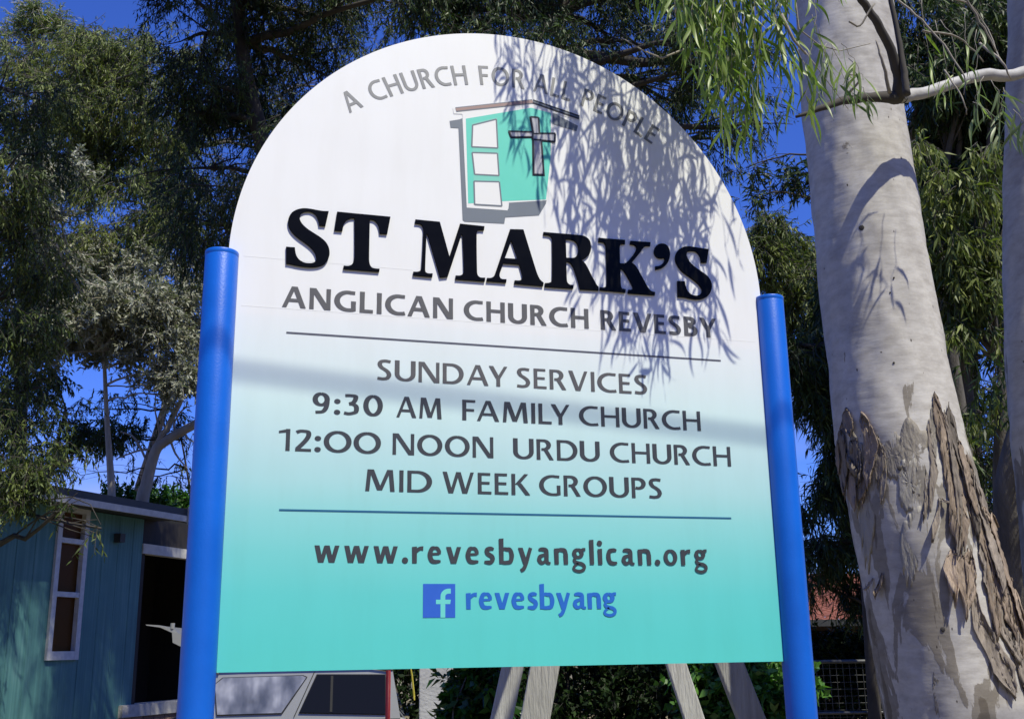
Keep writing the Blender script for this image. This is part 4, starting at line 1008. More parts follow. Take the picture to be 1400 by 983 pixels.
def bark_strip(pl, widths, m, lift=(.004, .03), curl=.35, seed=0, ragged=.25, ragged_ends=True):
    """strip of old bark: polyline in pixels on the trunk, widths in px, lifting away towards its lower end"""
    rg_ = np.random.default_rng(seed); lift = (lift[0] * .7, .004 + lift[1] * .45); widths = [w_ * 1.0 for w_ in widths]
    pl = np.array(pl, float); n = max(14, int(abs(pl[-1][1] - pl[0][1]) / 5)); s = np.linspace(0, len(pl) - 1, n)
    xs = np.interp(s, range(len(pl)), pl[:, 0]); ys = np.interp(s, range(len(pl)), pl[:, 1]); ws = np.interp(s, np.linspace(0, len(pl) - 1, len(widths)), widths)
    K = int(np.clip(max(widths) / 1.6, 5, 16)) if ragged_ends else 6; V = []
    sm_ = lambda k_: np.interp(np.arange(n), np.linspace(0, n - 1, max(3, n // k_)), rg_.normal(0, 1, max(3, n // k_)))
    nzv = sm_(7) * 1.3; nl = (sm_(5) + .5 * sm_(2)) * ragged * 1.6; nr = (sm_(5) + .5 * sm_(2)) * ragged * 1.6; wv_ = sm_(6) * .0025
    Lp = abs(pl[-1][1] - pl[0][1]); tj = np.abs(rg_.normal(0, 1, K)) * min(.16 * Lp, 9) ; bj = np.abs(rg_.normal(0, 1, K)) * min(.22 * Lp, 16)
    tj[0] += 3; tj[-1] += 3
    for i in range(n):
        f = i / (n - 1); lf = lift[0] + (lift[1] - lift[0]) * f ** 1.6 + wv_[i] + .003
        for j in range(K):
            a = j / (K - 1) - .5
            ed_ = min(1.0, .35 + (f / .10) ** .7) * min(1.0, .22 + ((1 - f) / .25) ** .8)
            wj = ws[i] * ed_ * (1 + (nl[i] if a < 0 else nr[i]) * .45)
            px = xs[i] + nzv[i] * .5 + a * wj
            yj = pl[0][1] + tj[j] + (pl[-1][1] - bj[j] - pl[0][1] - tj[j]) * f if pl[-1][1] - pl[0][1] > 25 else ys[i]
            P, nn = surf(px, yj, max(.003, lf * (1 + curl * 5 * (a * a)) + .0015 * rg_.normal()))
            V.append(P)
    Q = [(i*K+j, i*K+j+1, (i+1)*K+j+1, (i+1)*K+j) for i in range(n-1) for j in range(K-1)]
    o = fast_mesh('bark_strip', np.array(V), np.array(Q), m, gum, smooth=True)
    md = o.modifiers.new('thick', 'SOLIDIFY'); md.thickness = .0035; md.offset = 1
    return o
PB, PDk = M['peel'], M['peel_dark']
strips = [
 # left cluster
 ([(1157, 556), (1162, 580), (1166, 600)], [7, 15, 8], PB, (.004, .02)), ([(1178, 562), (1190, 585), (1194, 610), (1190, 640), (1192, 672)], [6, 15, 17, 13, 6], PB, (.004, .03)),
 ([(1150, 585), (1153, 620), (1158, 660), (1160, 690)], [10, 14, 11, 4], PDk, (.004, .02)), ([(1167, 598), (1172, 630), (1178, 668)], [18, 20, 8], PDk, (.004, .03)),
 ([(1198, 592), (1203, 640), (1200, 672)], [12, 14, 5], PDk, (.003, .012)), ([(1163, 640), (1169, 670), (1176, 700)], [8, 10, 4], PB, (.004, .03)),
 ([(1186, 640), (1181, 672), (1184, 690)], [8, 7, 3], PB, (.006, .05)),
 # grey old bark below the smooth part
 ([(1206, 600), (1209, 640), (1206, 690)], [8, 11, 4], PDk, (.002, .006)), ([(1266, 640), (1268, 690), (1264, 730)], [3, 6, 3], PDk, (.002, .010)), ([(1270, 570), (1276, 620), (1272, 705)], [4, 9, 3], PDk, (.002, .008)), ([(1152, 570), (1147, 600), (1153, 650)], [4, 6, 3], PB, (.004, .02)), ([(1184, 600), (1187, 640), (1183, 700)], [5, 8, 3], PB, (.004, .03)),
 ([(1290, 560), (1300, 640), (1308, 720), (1306, 770)], [3, 6, 6, 3], PDk, (.012, .04)), ([(1325, 640), (1340, 700), (1352, 760), (1364, 830)], [4, 8, 8, 3], PDk, (.02, .05)), ([(1350, 700), (1378, 800), (1396, 880)], [5, 10, 4], PB, (.02, .045)), ([(1310, 600), (1320, 660), (1330, 720)], [4, 8, 4], PB, (.015, .03)),
 # right side long strips
 ([(1277, 535), (1286, 570), (1296, 610), (1302, 650), (1306, 700), (1312, 760)], [5, 14, 18, 20, 22, 24], PB, (.004, .020)),
 ([(1297, 548), (1304, 580), (1318, 640), (1328, 690), (1334, 740)], [8, 14, 18, 18, 12], PDk, (.004, .03)),
 ([(1300, 750), (1299, 790), (1302, 820), (1304, 832)], [15, 14, 12, 4], PB, (.012, .05)), ([(1313, 752), (1313, 800), (1316, 838), (1318, 848)], [14, 14, 11, 3], PB, (.014, .055)),
 ([(1322, 745), (1325, 780), (1324, 815), (1318, 852)], [12, 13, 12, 3], PB, (.014, .04)),
 ([(1318, 620), (1330, 680), (1343, 740), (1352, 790), (1358, 840), (1362, 880)], [14, 20, 22, 22, 16, 8], PB, (.004, .015)),
 ([(1334, 660), (1346, 720), (1362, 790), (1372, 850), (1388, 910)], [16, 24, 30, 26, 8], PDk, (.004, .02)),
 ([(1342, 690), (1357, 745), (1372, 800), (1384, 850), (1398, 905)], [12, 22, 26, 24, 12], PB, (.006, .03)),
 ([(1328, 800), (1334, 830), (1352, 860), (1366, 900), (1384, 960)], [5, 12, 17, 20, 7], PDk, (.01, .03)),
 ([(1282, 676), (1280, 710), (1274, 745)], [2.5, 5, 3], PDk, (.01, .05)), ([(1287, 682), (1292, 688)], [3, 3], PDk, (.01, .04)),
 ([(1205, 782), (1203, 800), (1202, 820)], [4, 8, 3], PB, (.004, .03)), ([(1194, 790), (1190, 806)], [2, 3], PDk, (.004, .03)),
 ([(1358, 560), (1340, 600)], [2, 2], PDk, (.004, .01)),
 ([(1378, 850), (1392, 900), (1404, 960)], [12, 18, 12], PDk, (.004, .02)),
]
for i, (pl, ww, m_, lf) in enumerate(strips[:-2] + strips[-1:]): bark_strip(pl, ww, m_, lf, seed=i)
def bark_plate(cx, cy, w, h, m, seed, lift=.0022):
    rg_ = np.random.default_rng(seed); n = 64; P = []
    ph = rg_.uniform(0, 6.28, 12); am = rg_.normal(0, 1, 12) / (1 + np.arange(12)) ** .7
    for k in range(n):
        a = 2 * math.pi * k / n; r = 1 + .20 * sum(am[i] * math.sin((i + 2) * a + ph[i]) for i in range(12)) * .55
        s_ = 1.0 + (.35 * abs(math.sin(a * 7 + ph[0])) * rg_.random() if math.sin(a) > .2 else 0)
        P.append((cx + w * .5 * r * math.cos(a), cy + h * .5 * r * s_ * math.sin(a)))
    V = []; rings = 5
    for q_ in range(rings, 0, -1):
        f = q_ / rings
        for x, y in P: V.append(surf(cx + (x - cx) * f, cy + (y - cy) * f, lift + .0006 * rg_.normal())[0])
    edge = [surf(x, y, -.002)[0] for x, y in P]; V = edge + V
    V.append(surf(cx, cy, lift)[0])
    Fq = [(r_*n+j, r_*n+(j+1) % n, (r_+1)*n+(j+1) % n, (r_+1)*n+j) for r_ in range(rings) for j in range(n)] + [(rings*n+j, rings*n+(j+1) % n, len(V)-1) for j in range(n)]
    raw('bark_plate', V, Fq, m, gum, True)
for i, (cx, cy, w, h, m_) in enumerate(((1222, 622, 30, 62, M['plate']), (1250, 618, 44, 84, M['plate']), (1243, 660, 34, 70, M['plate2']), (1276, 600, 10, 90, M['plate']), (1186, 690, 22, 130, M['plate2']), (1292, 850, 22, 150, M['plate']),
        (1337, 872, 10, 26, M['plate2']), (1168, 640, 24, 90, M['plate']), (1282, 940, 14, 60, M['plate']), (1247, 740, 26, 110, M['plate2']))):
    bark_plate(cx, cy, w, h, m_, i + 40)
# small dark scars
for px, py, r_ in ((1178, 312, .013), (1170, 378, .004), (1222, 380, .004), (1217, 400, .0035), (1205, 482, .006), (1222, 496, .005), (1289, 860, .010), (1310, 870, .012), (1230, 640, .010)):
    P, nn = surf(px, py, .001); q = MB(); q.tube([P - nn * .01, P + nn * .004, P + nn * .006], [r_, r_, r_ * .5], 9); q.build('scar', M['dark_bark'], gum)

# ---------------- leaves -------------------------------------------------------
def leaf_mesh(name, L, W, bend, twist, m, segs=7):
    V = []; Fq = []
    for i in range(segs + 1):
        f = i / segs; w = W * (math.sin(math.pi * min(1, f ** .75 * 1.0)) ** .9) * (1 - .25 * f) * .62 + .0004
        x = bend * math.sin(f * 1.9) * L * .45; z = -L * f; y = .06 * L * math.sin(f * 2.6) * (1 if twist > 0 else -1)
        ca_, sa_ = math.cos(twist * f), math.sin(twist * f)
        V += [(x - w * ca_, y - w * sa_, z), (x, y + w * .22, z), (x + w * ca_, y + w * sa_, z)]
    for i in range(segs):
        a = 3 * i
        Fq += [(a, a+1, a+4, a+3), (a+1, a+2, a+5, a+4)]
    me = bpy.data.meshes.new(name); me.from_pydata(V, [], Fq); me.materials.append(m); me.shade_smooth()
    at_ = me.attributes.new('tone', 'FLOAT', 'POINT'); at_.data.foreach_set('value', np.full(len(V), .5 + .3 * random.uniform(-1, 1), dtype=np.float32))
    me.update(); return me
LB = [leaf_mesh('leaf', L, W, b, t, M['leaf_bright']) for L, W, b, t in ((.135, .0100, .5, .8), (.120, .0110, -.45, -.7), (.150, .0100, .25, 1.2), (.105, .0105, .7, .5), (.140, .0115, -.2, -1.0), (.125, .0095, .8, .9))]
LP = [leaf_mesh('leaf', L, W, b, t, M['leaf_pale']) for L, W, b, t in ((.125, .010, .5, .8), (.110, .0105, -.45, -.7), (.135, .009, .35, 1.3), (.095, .010, .7, .5))]
class Sprigs:
    """hanging leafy twigs; leaves are collected as matrices, then built as objects (largest in view) or joined"""
    def __init__(s): s.items = []
    def hang(s, P, Q, nleaf, meshes, rng, twr=.0016, spread=.05, dens_tip=1.0, parent=None, scale=1.0, yawr=None):
        P = np.array(P, float); Q = np.array(Q, float); n = 9
        mid = (P + Q) / 2 + rng.normal(0, .035, 3) * (1, 1, .2)
        t = np.linspace(0, 1, n)[:, None]; C = (1-t)**2 * P + 2*t*(1-t) * mid + t*t * Q
        C[1:-1] += rng.normal(0, .004, (n-2, 3))
        q = MB(); q.tube(C, np.linspace(twr, twr * .45, n), 5); q.build('twig', M['twig'], parent, True)
        for k in range(nleaf):
            f = (k + rng.uniform(.1, .9)) / nleaf; f = f ** (1 / dens_tip); i = min(n - 2, int(f * (n - 1))); c = C[i] + (C[i+1] - C[i]) * (f * (n - 1) - i)
            yaw = rng.uniform(0, 2 * math.pi); tilt = abs(rng.normal(.32, .22)); roll = rng.uniform(-.6, .6)
            Mx = Matrix.Translation(Vector(c)) @ Matrix.Rotation(yaw, 4, 'Z') @ Matrix.Rotation(tilt, 4, 'X') @ Matrix.Rotation(rng.uniform(0, 6.28), 4, 'Z') @ Matrix.Scale(scale * rng.uniform(.7, 1.12), 4)
            s.items.append((Mx, meshes[rng.integers(len(meshes))]))
    def build(s, parent, limit):
        vis = []
        for i, (Mx, me) in enumerate(s.items):
            x, y, z = proj(np.array(Mx.translation)); inside = (0 < x < 1400 and -60 < y < 983)
            vis.append((0 if inside else 1, z, i))
        vis.sort(); base = Matrix.Translation(-parent.location)
        for _, _, i in vis[:limit]:
            Mx, me = s.items[i]; o = bpy.data.objects.new('leaf', me); COL.objects.link(o); o.parent = parent; o.matrix_local = base @ Mx
        rest = vis[limit:]
        if rest:
            VV = []; QQ = []; TT = []; b0 = 0
            for _, _, i in rest:
                Mx, me = s.items[i]; A = np.array(Mx); n = len(me.vertices); co = np.empty(n * 3, np.float32); me.vertices.foreach_get('co', co); co = co.reshape(-1, 3)
                VV.append(co @ A[:3, :3].T + A[:3, 3]); fs = np.array([p.vertices[:] for p in me.polygons]); QQ.append(fs + b0); b0 += n; TT.append(np.full(n, RNG.uniform(.2, .8)))
            o = fast_mesh('foliage', np.concatenate(VV), np.concatenate(QQ), s.items[rest[0][2]][1].materials[0], parent, np.concatenate(TT), smooth=True); o['kind'] = 'stuff'
rs_ = np.random.default_rng(5)
# the hanging sprigs belong to a limb of the big gum that reaches forward over the verge, above the frame
LZ = 4.75
limb = MB()
limb.tube([TC(5.6), TC(5.2) + (-.25, -.9, .5), np.array([1.35, -.35, 5.35]), np.array([.8, -.62, 5.0]), np.array([.3, -.60, 4.8]), np.array([-.15, -.55, 4.72])], [.10, .07, .05, .032, .02, .008], 10)
limb.build('limb', M['gum_bark2'], gum, True)
limb2 = MB(); limb2.tube([np.array([1.35, -.35, 5.35]), np.array([1.25, -.75, 4.85]), np.array([1.05, -.72, 4.55]), np.array([.85, -.6, 4.42])], [.04, .02, .012, .005], 8); limb2.build('limb', M['gum_bark2'], gum, True)
SG = Sprigs()
def shadow_sprig(a, zb, t, nl, zt_=None, jitter=.03, sc=1.0):
    P = np.array([a, 0, zb]) + SDIR * t
    top = np.array([P[0] + rs_.normal(0, .05), P[1] + rs_.normal(0, .05), min(P[2] + (zt_ or .9), 4.85)])
    SG.hang(top, P, nl, LB, rs_, parent=gum, scale=sc)
env = lambda a: np.interp(a, [-.02, .05, .15, .25, .32, .4, .47, .52, .56, .62, .69, .75], [3.42, 3.12, 3.05, 2.92, 2.80, 2.66, 2.60, 2.56, 2.66, 2.82, 2.90, 3.10])
for k in range(50):   # dense middle
    a = float(rs_.choice([.36, .405, .445, .53, .57, .65])) + rs_.normal(0, .011); shadow_sprig(a, env(a) + abs(rs_.normal(0, .30)), rs_.uniform(.72, .98), int(rs_.integers(11, 17)), rs_.uniform(.5, .9))
for k in range(20):
    a = rs_.uniform(.22, .34); shadow_sprig(a, env(a) + abs(rs_.normal(0, .30)), rs_.uniform(.75, .95), int(rs_.integers(8, 13)), .75)
for k in range(24):
    a = rs_.uniform(-.02, .22); shadow_sprig(a, env(a) + abs(rs_.normal(0, .10)), rs_.uniform(.78, .92), int(rs_.integers(6, 10)), .55, sc=.85)
for a, zb in ((.505, 2.55), (.52, 2.64), (.48, 2.60), (.44, 2.66)): shadow_sprig(a, zb, .80, 10, 1.0)
for k in range(9):
    a = rs_.uniform(.60, .72); shadow_sprig(a, env(a) + abs(rs_.normal(0, .15)), rs_.uniform(.75, .9), 10, .8)
for a, zb in ((.82, 2.86), (.835, 2.95), (.80, 3.0)): shadow_sprig(a, zb, 1.0, 8, .8)
# sprigs seen in the frame, right of the board
for (x0, y0, x1, y1, D, n) in ((975, -40, 968, 110, 3.15, 12), (1000, -40, 1004, 165, 3.1, 15), (1020, -30, 1012, 130, 3.0, 13), (1040, -40, 1046, 120, 2.9, 13), (1060, -40, 1066, 90, 2.85, 12), (1075, -50, 1085, 130, 3.1, 12),
        (1015, -60, 1022, 60, 2.7, 10), (1050, -60, 1040, 60, 2.7, 10), (985, -60, 960, 40, 3.3, 9), (950, -60, 925, 15, 3.4, 7), (1095, -40, 1100, 90, 3.2, 9), (1085, 60, 1108, 150, 3.5, 9), (1105, 70, 1120, 140, 3.9, 7),
        (1060, 20, 1090, 100, 3.3, 8), (1030, 10, 1030, 150, 3.3, 9), (905, -70, 890, -5, 3.4, 6), (968, -50, 985, 140, 3.2, 11), (1012, -50, 1020, 190, 3.1, 13), (990, -40, 992, 200, 3.1, 12), (1070, -40, 1072, 160, 3.1, 12), (1095, -50, 1082, 60, 3.0, 11), (1045, -30, 1030, 170, 3.0, 12), (945, -50, 955, 60, 3.3, 9), (930, -60, 935, 20, 3.3, 8), (910, -60, 925, 30, 3.3, 7), (960, -60, 962, 70, 3.3, 10), (880, -70, 872, -20, 3.3, 6), (975, -50, 978, 30, 3.2, 9), (955, -50, 945, 90, 3.2, 8), (1120, 40, 1150, 120, 4.4, 8), (1135, 55, 1172, 150, 4.4, 9), (1110, 20, 1135, 90, 4.3, 8), (1150, 60, 1180, 110, 4.3, 6)):
    yy = np.array([0, -.38 - .10 * rs_.random(), 0]) if D < 3.9 else None
    nY = np.array([0, 1.0, 0])
    A_, B_ = (at(x0, y0, D), at(x1, y1, D)) if yy is None else (on_plane(x0, y0, yy, nY), on_plane(x1, y1, yy, nY))
    SG.hang(A_, B_, n, LB, rs_, parent=gum, dens_tip=1.3)
for px, py, tt, n_, ln in ((1160, 400, 1.0, 7, .16), (1172, 430, 1.0, 6, .14), (1214, 395, .95, 4, .10), (1220, 425, .95, 3, .12), (1186, 405, .95, 4, .1)):
    P_, nn_ = surf(px, py); B_ = P_ + SDIR * tt; SG.hang(B_ + (rs_.normal(0, .04), 0, ln + .25), B_, n_, LB, rs_, parent=gum, dens_tip=2.2)
SG.build(gum, 300)
# thin bare twigs crossing the trunk's top left
for pl, D, r_ in (([(1085, -20), (1092, 40), (1120, 62), (1148, 70), (1190, 60)], 4.4, .004), ([(1100, 70), (1130, 110), (1160, 150)], 4.4, .003), ([(1068, 20), (1085, 55), (1102, 75)], 3.6, .007),
                  ([(935, 68), (905, 80), (880, 70), (850, 52)], 3.6, .004)):
    q = MB(); q.tube([at(x, y, D) for x, y in pl], np.linspace(r_, r_ * .4, len(pl)), 6); q.build('twig', M['twig'], gum, True)

# ================================================================== SECOND GUM at the right edge, with the branch that crosses
g2c = [(-200, 1445), (0, 1446), (200, 1448), (350, 1452), (450, 1456), (600, 1468), (650, 1477), (900, 1500), (1300, 1560)]
G2P = at(1450, 400, 5.45)
c2 = np.array([vplane(x, y, G2P) for y, x in g2c][::-1]); 
def T2C(z): return np.array([np.interp(z, c2[:, 2], c2[:, 0]), np.interp(z, c2[:, 2], c2[:, 1]), z])
gum2 = empty('gum_tree', (float(T2C(0)[0]), float(T2C(0)[1]), 0), 'smooth grey gum tree at the right edge, its branch crossing the big pale trunk', 'tree')
trunk_mesh('trunk', T2C, lambda z: .285 if z < 3 else max(.14, .285 - .02 * (z - 3)), -.2, 7.5, 160, 64, M['gum_bark2'], gum2, seed=3)
def tubepx(pts, parent, name, m, n=10):
    q = MB(); P = [at(x, y, D) for x, y, D, r_ in pts]; Pc = [np.array(v) for v in cat(P, 5)]
    rr = np.interp(np.linspace(0, len(pts) - 1, len(Pc)), range(len(pts)), [r_ for *_, r_ in pts]); 
    Pc = [p + RNG.normal(0, .0015, 3) for p in Pc]
    q.tube(Pc, rr, n); return q.build(name, m, parent, True)
tubepx([(1440, 84, 5.30, .031), (1385, 103, 5.20, .028), (1345, 103, 5.12, .028), (1300, 115, 5.05, .026), (1262, 128, 4.98, .026), (1228, 133, 4.90, .031)], gum2, 'branch', M['gum_bark2'], 14)
tubepx([(1234, 133, 4.92, .030), (1222, 134, 4.88, .030), (1190, 133, 4.80, .021), (1150, 139, 4.73, .018), (1118, 150, 4.68, .013), (1088, 160, 4.66, .006)], gum2, 'branch', M['dark_bark'], 12)  # left half of the same branch: its shade is put into the bark colour
tubepx([(1228, 135, 4.88, .029), (1227, 100, 4.84, .023), (1215, 62, 4.80, .020), (1196, 26, 4.76, .018), (1172, -10, 4.72, .016), (1140, -80, 4.65, .011)], gum2, 'branch', M['dark_bark'], 12)  # upward shoot gets dark bark for its shade as well
tubepx([(1240, 130, 4.78, .017), (1236, 100, 4.80, .015), (1228, 50, 4.84, .012), (1212, -30, 4.9, .010)], gum2, 'branch', M['dark_bark'], 10)
for pl in ([(1215, -10, 4.4, .005), (1260, 28, 4.35, .0045), (1290, 62, 4.3, .004), (1318, 105, 4.25, .003), (1318, 130, 4.25, .002)], [(1262, 42, 4.35, .0045), (1310, 52, 4.4, .004), (1345, 85, 4.4, .003)],
           [(1270, -5, 4.5, .005), (1320, 4, 4.5, .004), (1350, 40, 4.5, .003), (1368, 85, 4.4, .003)], [(1340, 60, 4.4, .006), (1370, 85, 4.3, .005), (1382, 110, 4.3, .003)],
           [(1217, 128, 4.75, .009), (1205, 80, 4.7, .006), (1198, 55, 4.7, .003)], [(1292, 96, 4.4, .004), (1316, 135, 4.3, .003), (1322, 158, 4.3, .002)],
           [(1150, 140, 4.78, .007), (1176, 108, 4.7, .005), (1160, 102, 4.65, .003)], [(1310, -20, 4.2, .005), (1340, 30, 4.2, .004), (1362, 70, 4.2, .003)], [(1160, 30, 4.4, .005), (1175, 35, 4.4, .004), (1195, 5, 4.4, .004)]):
    tubepx(pl, gum2, 'twig', M['twig'], 6)
S2 = Sprigs()
for (x0, y0, x1, y1, D, n) in ((1345, 105, 1330, 165, 4.1, 8), (1355, 110, 1362, 175, 4.1, 10), (1372, 120, 1392, 190, 4.1, 10), (1330, 140, 1365, 190, 4.2, 9), (1385, 150, 1405, 195, 3.9, 8), (1160, 80, 1150, 118, 4.3, 6), (1175, 112, 1190, 140, 4.35, 6), (1130, 60, 1120, 130, 4.3, 8), (1335, 20, 1350, 60, 4.2, 5)):
    S2.hang(at(x0, y0, D), at(x1, y1, D), n, LP, rs_, parent=gum2, dens_tip=1.2)
S2.build(gum2, 300)

# ================================================================== BACKGROUND FOLIAGE
GAPS = [  # sky seen between crowns: (px, py, rx, ry)
    (245, 35, 38, 26), (150, 20, 24, 12), (100, 12, 18, 12), (212, 84, 12, 12), (25, 25, 18, 12), (150, 290, 26, 16), (182, 272, 12, 8), (95, 305, 12, 8), (50, 318, 9, 7), (165, 235, 10, 8),
    (305, 190, 12, 20), (275, 215, 14, 12), (300, 240, 14, 8), (330, 195, 9, 12), (115, 545, 40, 26), (110, 640, 45, 22), (190, 625, 60, 26), (200, 665, 60, 18), (250, 600, 26, 50), (150, 520, 24, 18), (50, 560, 14, 10),
    (60, 590, 20, 10), (255, 560, 12, 14), (210, 545, 14, 12), (90, 500, 9, 6),
    (1075, 215, 34, 44), (1092, 275, 26, 34), (1085, 190, 28, 16), (1048, 245, 18, 18), (1012, 15, 12, 10), (895, 12, 12, 8), (870, 60, 10, 8), (905, 105, 14, 8),
    (1095, 600, 32, 42), (1085, 640, 26, 40), (1110, 575, 14, 20), (1100, 655, 18, 16), (1070, 690, 12, 20), (1335, 470, 18, 14), (1322, 520, 16, 20), (1350, 500, 12, 18), (1345, 585, 12, 18), (1250, 15, 16, 9), (1240, 118, 8, 14), (1275, 30, 8, 8), (1400, 680, 16, 40), (1330, 430, 10, 12)]
GA = np.array(GAPS, float)
def keep(P, pad=0.0, strength=.93):
    v = P - CAM; x = v @ CR; y = v @ CU; z = v @ CF
    px = 700 + F_PX * x / z; py = 491.5 - F_PX * y / z
    d = ((px[:, None] - GA[:, 0]) / (GA[:, 2] + pad)) ** 2 + ((py[:, None] - GA[:, 1]) / (GA[:, 3] + pad)) ** 2
    ins = (d < 1).any(1)
    return ~(ins & (RNG.random(len(P)) < strength))
def unit(v): return v / (np.linalg.norm(v, axis=-1, keepdims=True) + 1e-12)
def foliage(name, clumps, m, parent, L=.10, W=.022, per=12, twig=.28, droop=.8, density=1.0, fold=.2, gaps=True, tone=.5, label=None, cluster=6, tuft=None):
    """clumps: (centre, radius xyz, sprays). Each spray: a short drooping twig with alternate leaves."""
    Vs = []; Ts = []; TWp = []; TWq = []
    for c, rad, ns in clumps:
        ns = max(3, int(ns * density * 1.25)); k = max(1, ns // cluster)
        sub = unit(RNG.normal(size=(k, 3))) * (RNG.random((k, 1)) ** .45) * rad + c
        idx = RNG.integers(k, size=ns)
        o = sub[idx] + RNG.normal(0, 1, (ns, 3)) * np.array(rad) * .16
        if gaps: o = o[keep(o, 5.0, .93)]
        ns = len(o)
        if ns == 0: continue
        out = unit(o - np.array(c)) * .6 + RNG.normal(0, .45, (ns, 3)); out[:, 2] -= droop; dr = unit(out)
        ln = twig * RNG.uniform(.55, 1.25, ns)
        TWp.append(o); TWq.append(o + dr * ln[:, None])
        f = (np.arange(per)[None, :] + RNG.random((ns, per))) / per
        base = o[:, None, :] + dr[:, None, :] * (ln[:, None] * f)[..., None] + np.array([0, 0, -.25]) * (ln[:, None] * f * f)[..., None] * twig
        ld = unit(dr[:, None, :] * .5 + RNG.normal(0, .6, (ns, per, 3)) + np.array([0, 0, -droop * .8]))
        sd = unit(np.cross(ld, RNG.normal(0, 1, (ns, per, 3)))); nn = np.cross(ld, sd)
        l = L * .88 * RNG.uniform(.5, 1.3, (ns, per, 1)); w = W * .88 * RNG.uniform(.7, 1.2, (ns, per, 1)) * .5
        b = base; tip = b + ld * l + np.array([0, 0, -.12]) * l; ml = b + ld * l * .42 + sd * w + nn * w * fold; mr_ = b + ld * l * .42 - sd * w + nn * w * fold
        Vs.append(np.stack([b, ml, tip, mr_], axis=2).reshape(-1, 3))
        tn = np.clip(tone + RNG.normal(0, .12, (ns, 1)) + RNG.normal(0, .14, (ns, per)), 0, 1); Ts.append(np.repeat(tn.reshape(-1), 4))
    V = np.concatenate(Vs); T = np.concatenate(Ts); n = len(V) // 4
    o = fast_mesh(name, V, np.arange(4 * n).reshape(-1, 4), m, parent, T); o['kind'] = 'stuff'
    if label: o['label'] = label
    return o, np.concatenate(TWp), np.concatenate(TWq)
def twig_mesh(name, A, B, r0, m, parent):
    """thin three sided twigs from A to B"""
    d = unit(B - A); u = unit(np.cross(d, np.array([.3, .2, .93]))); v = np.cross(d, u); n = len(A)
    ring = lambda P, r: np.stack([P + r * (u * math.cos(a) + v * math.sin(a)) for a in (0, 2.094, 4.189)], axis=1)
    mid = (A + B) / 2 + RNG.normal(0, 1, A.shape) * np.linalg.norm(B - A, axis=1)[:, None] * .05
    V = np.concatenate([ring(A, r0), ring(mid, r0 * .75), ring(B, r0 * .4)], axis=1).reshape(-1, 3)
    q0 = np.array([(i, (i+1) % 3, 3 + (i+1) % 3, 3 + i) for i in range(3)] + [(3 + i, 3 + (i+1) % 3, 6 + (i+1) % 3, 6 + i) for i in range(3)])
    Q = (q0[None] + 9 * np.arange(n)[:, None, None]).reshape(-1, 4)
    o = fast_mesh(name, V, Q, m, parent); o['kind'] = 'stuff'; return o
def limb_to(q, A, B, r0, r1, wob=.10, n=9, side=6):
    A = np.array(A, float); B = np.array(B, float); L = np.linalg.norm(B - A); t = np.linspace(0, 1, n)[:, None]
    mid = (A + B) / 2 + RNG.normal(0, wob, 3) * L + np.array([0, 0, .06 * L]); C = (1-t)**2 * A + 2*t*(1-t) * mid + t*t * B
    C[1:-1] += RNG.normal(0, .012 * L, (n-2, 3)); q.tube(C, np.linspace(r0, r1, n), side); return C
def bg_tree(label, trunk_px, D, clumps, leafm, barkm, cat_='tree', group=None, L=.10, W=.022, per=12, twig=.3, droop=.8, r0=.14, density=1.0, tone=.5, twigs=True, gaps=True, base=None, fol_label=None, limb_r=.030, name='gum_tree', cluster=6):
    """trunk_px: visible course of the trunk in pixels from low to high, continued down to the ground"""
    TP = [at(x, y, D) for x, y in trunk_px]
    b = TP[0].copy(); 
    if len(TP) > 1:
        dv = TP[0] - TP[1]; b = TP[0] + dv / abs(dv[2]) * TP[0][2] * .5
    b[2] = 0
    t = empty(name, tuple(b), label, cat_, group)
    path = [b - (0, 0, .2), (b * .45 + TP[0] * .55)] + TP
    path = [np.array(p) for p in cat(path, 4)]
    q = MB(); q.tube(path, np.linspace(r0 * 1.2, r0 * .35, len(path)), 12); q.build('trunk', barkm, t, True)
    CL = []; 
    lm = 0; sub_a = []; sub_b = []
    for (px, py, dD, rx, ry, ns) in clumps:
        c = at(px, py, D + dD); rr = (D + dD) / F_PX; rad = np.array([rx * rr, rx * rr * 1.0, ry * rr]); CL.append((c, rad, ns))
        # nearest trunk point at or below the clump
        cand = [p for p in path[4:] if p[2] < c[2] + .1] or [path[-1]]; s_ = min(cand, key=lambda p: np.linalg.norm(p - c) + .35 * (c[2] - p[2]))
        q = MB(); C = limb_to(q, s_, c, limb_r * (.8 + .5 * random.random()) * min(1.4, .6 + np.linalg.norm(c - s_) / 2.5), limb_r * .35)
        for k in range(5):
            e = c + RNG.normal(0, .62, 3) * rad; i = RNG.integers(4, 8); limb_to(q, C[i], e, limb_r * .32, limb_r * .12, n=5, side=4)
        q.build('branch', barkm, t, True)
    fo, A, B = foliage('foliage', CL, leafm, t, L=L, W=W, per=per, twig=twig, droop=droop, density=density, tone=tone, gaps=gaps, label=fol_label, cluster=cluster)
    if twigs: twig_mesh('twigs', A, B, .0035 * D / 10, barkm, t)
    return t
def grid(x0, x1, y0, y1, nx, ny, dr, r, ns, jit=.35, seed=0):
    g_ = np.random.default_rng(seed); out = []
    for i in range(nx):
        for j in range(ny):
            x = x0 + (x1 - x0) * (i + .5 + g_.uniform(-jit, jit)) / nx; y = y0 + (y1 - y0) * (j + .5 + g_.uniform(-jit, jit)) / ny
            out.append((x, y, g_.uniform(*dr), r * g_.uniform(.75, 1.3), r * g_.uniform(.6, 1.05), ns))
    return out
TREES = 'gum trees behind the sign'
